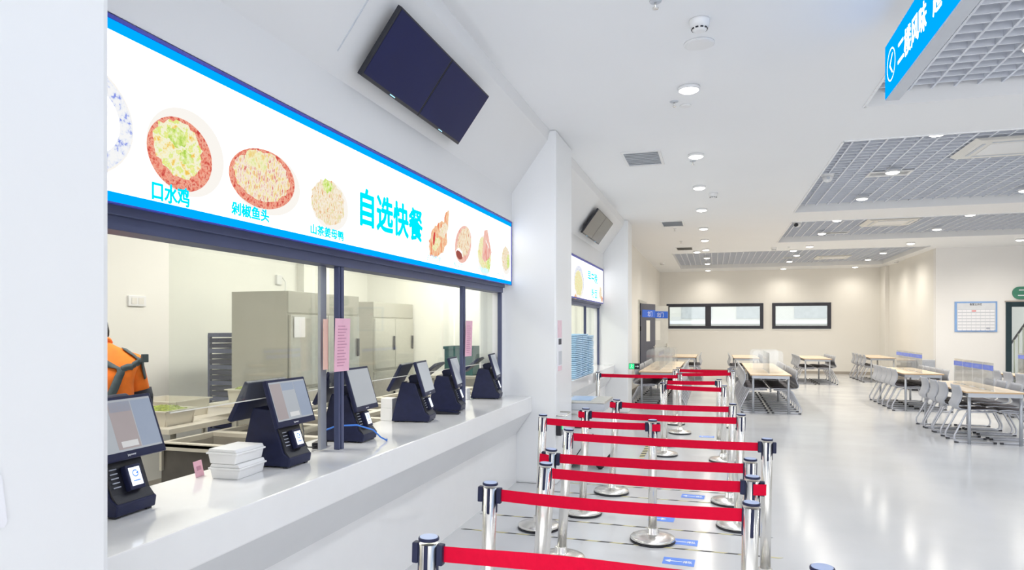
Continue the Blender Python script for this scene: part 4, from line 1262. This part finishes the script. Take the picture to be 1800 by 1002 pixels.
POSTS = dict(  # top x, y, lean of the base in x, cassettes, label
    A=(-.904, 2.049, -.02, 'lr', 'steel belt post nearest the camera on the left, cut by the bottom edge'),
    B=(-.957, 2.845, -.027, 'lr', 'second steel belt post on the left, black cassettes both sides'),
    C=(-.825, 3.345, -.06, '', 'leaning steel belt post, third nearest on the left'),
    D=(-.89, 3.738, -.06, 'rL', 'fourth left steel belt post, red belt end wrapped on its left'),
    E=(-.949, 4.5, -.055, '', 'fifth left steel belt post, leaning, base cut by the twisted belt'),
    F=(-1.301, 5.18, -.035, '', 'steel belt post closest to the first pillar corner'),
    G=(-1.051, 5.689, -.03, 'rL', 'sixth left steel belt post with short red wrap, before the trolley'),
    H=(-.898, 6.485, -.05, 'rL', 'seventh left steel belt post, right of the white trolley'),
    I=(-1.727, 10.374, 0, 'r', 'lone far belt post standing at the far counter'),
    J=(-.44, 5.114, 0, 'lR', 'steel belt post in the middle of the queue lanes'),
    K=(-.635, 9.311, 0, '', 'far left belt post just behind the nearer of a close pair'),
    L=(-.617, 8.585, .02, 'r', 'far left belt post, nearer of a close pair'),
    M=(-.592, 11.918, 0, '', 'farthest left belt post, topmost red belt starting there'),
    N=(-.62, 11.37, 0, '', 'far belt post left of the farthest left one'),
    O=(-.492, 10.41, 0, '', 'far belt post where the long belt from the far counter ends'),
    P1=(.249, 11.79, 0, '', 'farthest right belt post, end of the topmost belt'),
    P2=(.287, 11.265, 0, '', 'second farthest right belt post, right of the topmost belt end'),
    Q=(.065, 9.366, 0, 'l', 'far right belt post, rear one of a close pair'),
    R=(.117, 8.386, -.01, '', 'far right belt post, front one of a close pair'),
    S=(.163, 6.407, -.025, '', 'sixth right steel belt post from the camera, beside a blue sticker'),
    T=(.208, 5.652, -.027, '', 'fifth right steel belt post from the camera, base on the second tape'),
    U=(.317, 4.458, -.012, 'lr', 'outermost right steel belt post with two black cassettes'),
    V=(.184, 3.757, -.02, '', 'fourth nearest right belt post, tight behind another post'),
    W=(.172, 3.316, -.02, 'lR', 'right belt post with short red belt wrapped around its front'),
    X=(.142, 2.822, -.027, '', 'right belt post in front of the close row, front slot showing'),
    Y=(.300, 2.118, 0, 'lr', 'belt post at the bottom edge, only its dark cap showing'),
)
first = True
for k, (x, y, ln, cs, lab) in POSTS.items():
    o = PROTO if first else dup(PT)
    first = False
    o.location = (x + ln, y, 0)
    o['label'] = lab
    o['group'] = 'steel belt posts'
    tl = math.atan2(-ln, .9)
    for c in kids(o):
        if not c.name.startswith(('rubber_ring', 'base_disc')):
            c.rotation_euler = (0, tl, 0)
    for s in cs:
        sg = -1 if s in 'lL' else 1
        a, b = sg * .033, sg * .054
        q = MB().box(min(a, b), max(a, b), -.015, .015, .818, .886, .004).build('belt_cassette', M['navy'], o)
        q.rotation_euler = (0, tl, 0)
        if s in 'LR':
            w_ = MB().tube([(sg * .058, -.022, .852), (sg * .04, -.036, .852), (sg * .004, -.042, .852)], .001, 4)
            w_.bm.clear()
            w_.prism([(sg * .060, -.024), (sg * .058, -.027), (sg * .002, -.044), (sg * .002, -.040)], .827, .878, 'z')
            q = w_.build('belt_end', M['belt'], o)
            q.rotation_euler = (0, tl, 0)

def belt(a, b, label, sag=.012, twist=False, dz=0):
    A = Vector((POSTS[a][0], POSTS[a][1], .852 + dz)); B = Vector((POSTS[b][0], POSTS[b][1], .852))
    d = (B - A).normalized()
    oa = .050 if 'r' in POSTS[a][3] else .033
    ob = .050 if 'l' in POSTS[b][3] else .033
    A = A + d * oa
    B = B - d * ob
    m = MB()
    n = 32
    rows = []
    side = Vector((-d.y, d.x, 0))
    for k in range(n + 1):
        t = k / n
        p = A.lerp(B, t) - Vector((0, 0, sag * 4 * t * (1 - t)))
        ang = 0
        if twist:
            u = max(0, min(1, (t - .02) / .75))
            ang = R(86) * (u * u * (3 - 2 * u))
        up = Vector((0, 0, 1)) * math.cos(ang) + side * math.sin(ang)
        nn = d.cross(up).normalized()
        hw = .026
        rows.append([m.bm.verts.new(p + up * e * hw + nn * f * .001) for e, f in ((-1, -1), (1, -1), (1, 1), (-1, 1))])
    for P, Q in zip(rows, rows[1:]):
        for j in range(4):
            m.bm.faces.new([P[j], P[(j + 1) % 4], Q[(j + 1) % 4], Q[j]])
    m.bm.faces.new(rows[0][::-1]); m.bm.faces.new(rows[-1])
    tag(m.build('barrier_belt', M['belt']), label, 'barrier belt', 'red barrier belts')
belt('A', 'Y', 'twisted red belt nearest the camera along the bottom edge', .0, True)
belt('B', 'X', 'second red belt from the camera, long untwisted one', .01)
belt('C', 'W', 'third red belt from the camera, ending at the red-wrapped right post', .006)
belt('D', 'V', 'fourth red belt from the camera, starting at the wrapped left post', .006)
belt('E', 'U', 'red belt ending at the outermost right post', .006)
belt('F', 'J', 'short red belt from the pillar corner to the middle post', .006)
belt('G', 'T', 'red belt running just below the trolley lid to the right', .006)
belt('H', 'S', 'red belt beginning right of the white trolley', .006)
belt('L', 'R', 'far red belt, lower of the two across the close far pairs', .004)
belt('K', 'Q', 'far red belt, upper of the two across the close far pairs', .004)
belt('I', 'O', 'long far red belt starting at the far counter', .006)
belt('N', 'P2', 'far red belt second from the top on the right', .004, dz=-.035)
belt('M', 'P1', 'farthest topmost red belt', .004)

# ------------------------------------------------------------------ tables, chairs, dividers
def chair_proto():
    t = thing('cafeteria_chair', 'x', 'chair', (0, 0, 0))
    prof = [(.000, .790, .17), (.012, .755, .195), (.026, .70, .20), (.030, .65, .20), (.012, .58, .195), (-.018, .525, .19), (-.012, .485, .19), (.03, .458, .19), (.11, .450, .20), (.23, .452, .205), (.36, .458, .20), (.445, .452, .19), (.462, .440, .18)]
    m = MB()
    nw = 8
    F = []
    for side in (0, 1):
        rows = []
        for i, (x, z, hw) in enumerate(prof):
            a = prof[max(0, i - 1)]; b = prof[min(len(prof) - 1, i + 1)]
            tx, tz = b[0] - a[0], b[1] - a[1]
            L = math.hypot(tx, tz)
            nx, nz = tz / L, -tx / L          # points away from the sitter
            row = []
            for j in range(nw + 1):
                v = -1 + 2 * j / nw
                dish_ = .016 * v * v
                off = -dish_ + (.011 if side else 0)
                row.append(m.bm.verts.new((x - nx * off * -1 if False else x + nx * off, v * hw, z + nz * off)))
            rows.append(row)
        F.append(rows)
        for A, B in zip(rows, rows[1:]):
            for j in range(nw):
                f = m.bm.faces.new([A[j], A[j + 1], B[j + 1], B[j]]); f.smooth = True
    n = len(prof)
    for i in range(n - 1):
        for j in (0, nw):
            m.bm.faces.new([F[0][i][j], F[0][i + 1][j], F[1][i + 1][j], F[1][i][j]])
    for i in (0, n - 1):
        for j in range(nw):
            m.bm.faces.new([F[0][i][j], F[0][i][j + 1], F[1][i][j + 1], F[1][i][j]])
    m.build('seat_shell', M['shell'], t)
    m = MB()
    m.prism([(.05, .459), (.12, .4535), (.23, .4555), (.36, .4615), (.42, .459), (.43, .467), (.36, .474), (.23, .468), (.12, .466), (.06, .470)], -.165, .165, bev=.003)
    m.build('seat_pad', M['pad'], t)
    for s in (-1, 1):
        y = s * .165
        g = MB().tube([(.42, y * .9, .434), (.20, y, .430), (.13, y, .424), (.098, y, .405), (.08, y, .37), (-.045, y * 1.1, .11), (-.052, y * 1.1, .07), (-.042, y * 1.1, .034), (-.01, y * 1.1, .014), (.45, y * 1.1, .014)], .0125, 8).build('sled_leg', M['tube'], t)
        MB().box(-.05, .0, y * 1.1 - .014, y * 1.1 + .014, 0, .018, .003).build('foot_cap', M['black'], g)
        MB().box(.415, .455, y * 1.1 - .013, y * 1.1 + .013, 0, .027, .003).build('foot_cap', M['black'], g)
    MB().cyl((.30, -.15, .430), (.30, .15, .430), .010, n=8).build('cross_bar', M['tube'], t)
    return t
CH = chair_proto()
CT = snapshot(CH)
ch_used = [False]
def place_chair(x, y, rz, label, group):
    o = CH if not ch_used[0] else dup(CT)
    ch_used[0] = True
    o.location = (x, y, 0)
    o.rotation_euler = (0, 0, rz)
    o['label'] = label
    o['group'] = group
def table(x0, x1, y0, y1, desc, ls, rs, lo=.12, ro=.12):
    L = y1 - y0
    t = thing('dining_table', desc[0].upper() + desc[1:] if False else 'maple-topped table, ' + desc, 'table', (0, 0, 0), 0, 'maple cafeteria tables')
    tp = MB().box(x0, x1, y0, y1, .700, .722, .004).build('tabletop', M['maple'], t)
    MB().box(x0 - .0015, x1 + .0015, y0 - .0015, y0 + .001, .701, .720).box(x0 - .0015, x0 + .001, y0, y1, .701, .720).box(x1 - .001, x1 + .0015, y0, y1, .701, .720).build('edge_band', M['maple_edge'], tp)
    MB().box(x0 + .03, x1 - .03, y0 + .03, y0 + .055, .645, .700).box(x0 + .03, x1 - .03, y1 - .055, y1 - .03, .645, .700).box(x0 + .03, x0 + .055, y0 + .055, y1 - .055, .645, .700).box(x1 - .055, x1 - .03, y0 + .055, y1 - .055, .645, .700).build('apron', M['legs'], t)
    for x in (x0 + .05, x1 - .05):
        for y in (y0 + .05, y1 - .05):
            MB().cyl((x, y, .012), (x, y, .645), .021, n=12).cyl((x, y, 0), (x, y, .012), .019, n=12).build('leg', M['legs'], t)
    for i, y in enumerate(ls):
        place_chair(x0 - lo, y, 0, 'grey shell chair, %s along the left side, %s' % (ORD[i], desc), 'grey cafeteria chairs')
    for i, y in enumerate(rs):
        place_chair(x1 + ro, y, PI, 'grey shell chair, %s along the right side, %s' % (ORD[i], desc), 'grey cafeteria chairs')
def spread(y0, y1, n):
    return [y0 + .27 + (y1 - y0 - .54) * k / (n - 1) for k in range(n)]
table(3.29, 3.99, 10.53, 12.6, 'nearest right-hand table', [10.86, 11.44, 11.87, 12.33], [10.86, 11.36, 11.87, 12.33], .05, .20)
table(3.44, 4.12, 14.33, 16.45, 'right-hand table behind the nearest one', spread(14.33, 16.45, 5), spread(14.33, 16.45, 5))
table(4.30, 4.98, 21.5, 23.6, 'table at the far right corner', spread(21.5, 23.6, 4), [])
table(5.2, 5.88, 12.95, 15.05, 'table at the right picture edge', spread(12.95, 15.05, 4), spread(12.95, 15.05, 4))
table(.65, 1.36, 13.21, 15.28, 'central table with its end to us', spread(13.21, 15.28, 5), spread(13.21, 15.28, 5))
table(.65, 1.36, 15.30, 17.37, 'second table in the central row', spread(15.3, 17.37, 5), spread(15.3, 17.37, 5))
table(.54, 1.24, 20.3, 22.4, 'far table behind the central row', spread(20.3, 22.4, 5), spread(20.3, 22.4, 5))
table(2.40, 3.12, 20.3, 22.4, 'far table right of the central row', spread(20.3, 22.4, 5), spread(20.3, 22.4, 5))
table(-1.43, -.71, 13.50, 15.57, 'left table beyond the belts', spread(13.5, 15.57, 5), spread(13.5, 15.57, 5))
table(-1.43, -.71, 15.59, 17.66, 'second table in the left row', spread(15.59, 17.66, 5), spread(15.59, 17.66, 5))
table(-1.20, -.50, 20.4, 22.5, 'far left table by the steel doors', [], spread(20.4, 22.5, 5))

def divider(xc, y0, y1, label, n=4, strip=True, cross=(), ht=.385):
    t = thing('acrylic_divider', label, 'divider', (xc, 0, .722))
    L = (y1 - y0) / n
    for k in range(n):
        a = y0 + k * L + .006
        b = y0 + (k + 1) * L - .006
        p = MB().box(-.0025, .0025, a, b, 0, ht).build('clear_panel', M['acry'], t)
        if strip:
            q = MB().box(-.004, -.0026, a + .004, b - .004, ht - .105, ht - .035).build('blue_strip', M['strip'], p)
            text_obj('strip_lettering', '文明用餐', .038, M['striptxt'], q, (-.0045, b - .10, ht - .085), FNX, 1, .0003)
        MB().box(-.02, .02, a + .02, a + .05, 0, .012).box(-.02, .02, b - .05, b - .02, 0, .012).build('panel_foot', M['white'], p)
    for y, w_, h in cross:
        r = .07
        pts = [(-w_, 0), (w_, 0)] + [(w_ - r + r * math.cos(a), h - r + r * math.sin(a)) for a in [R(90 * k / 6) for k in range(7)]] + [(-w_ + r + r * math.cos(a), h - r + r * math.sin(a)) for a in [R(90 + 90 * k / 6) for k in range(7)]]
        MB().prism(pts, y - .0025, y + .0025).build('cross_panel', M['acry'], t)
divider(3.64, 10.62, 12.2, 'clear divider with blue strips on the nearest right-hand table', 4)
divider(3.78, 14.42, 16.3, 'clear divider with blue strips on the table behind the nearest right one', 4)
divider(5.54, 13.05, 15.0, 'clear divider with blue strip on the right edge table', 4)
divider(1.0, 13.5, 15.2, 'clear rounded divider on the central table', 4, False, ((13.9, .28, .42), (14.9, .28, .42)))
divider(-1.07, 14.0, 15.5, 'clear rounded divider on the left table beyond the belts', 3, True, ((14.0, .26, .42), (15.0, .26, .42)))
divider(-1.07, 15.8, 17.4, 'clear divider on the second left table', 3, False, ((15.9, .26, .42),))
cb = thing('grey_cabinet', 'low grey cabinet against the wall corner behind the right tables', 'cabinet', (5.02, 19.25, 0))
MB().box(-.28, .26, -.2, .2, .04, .78, .006).build('cabinet_body', M['shell'], cb)
MB().box(-.26, -.01, -.21, -.2, .08, .74).build('door', M['legs'], cb)
MB().box(.01, .24, -.21, -.2, .08, .74).build('door', M['legs'], cb)
MB().box(-.26, .24, -.18, .18, 0, .04).build('plinth', M['black'], cb)
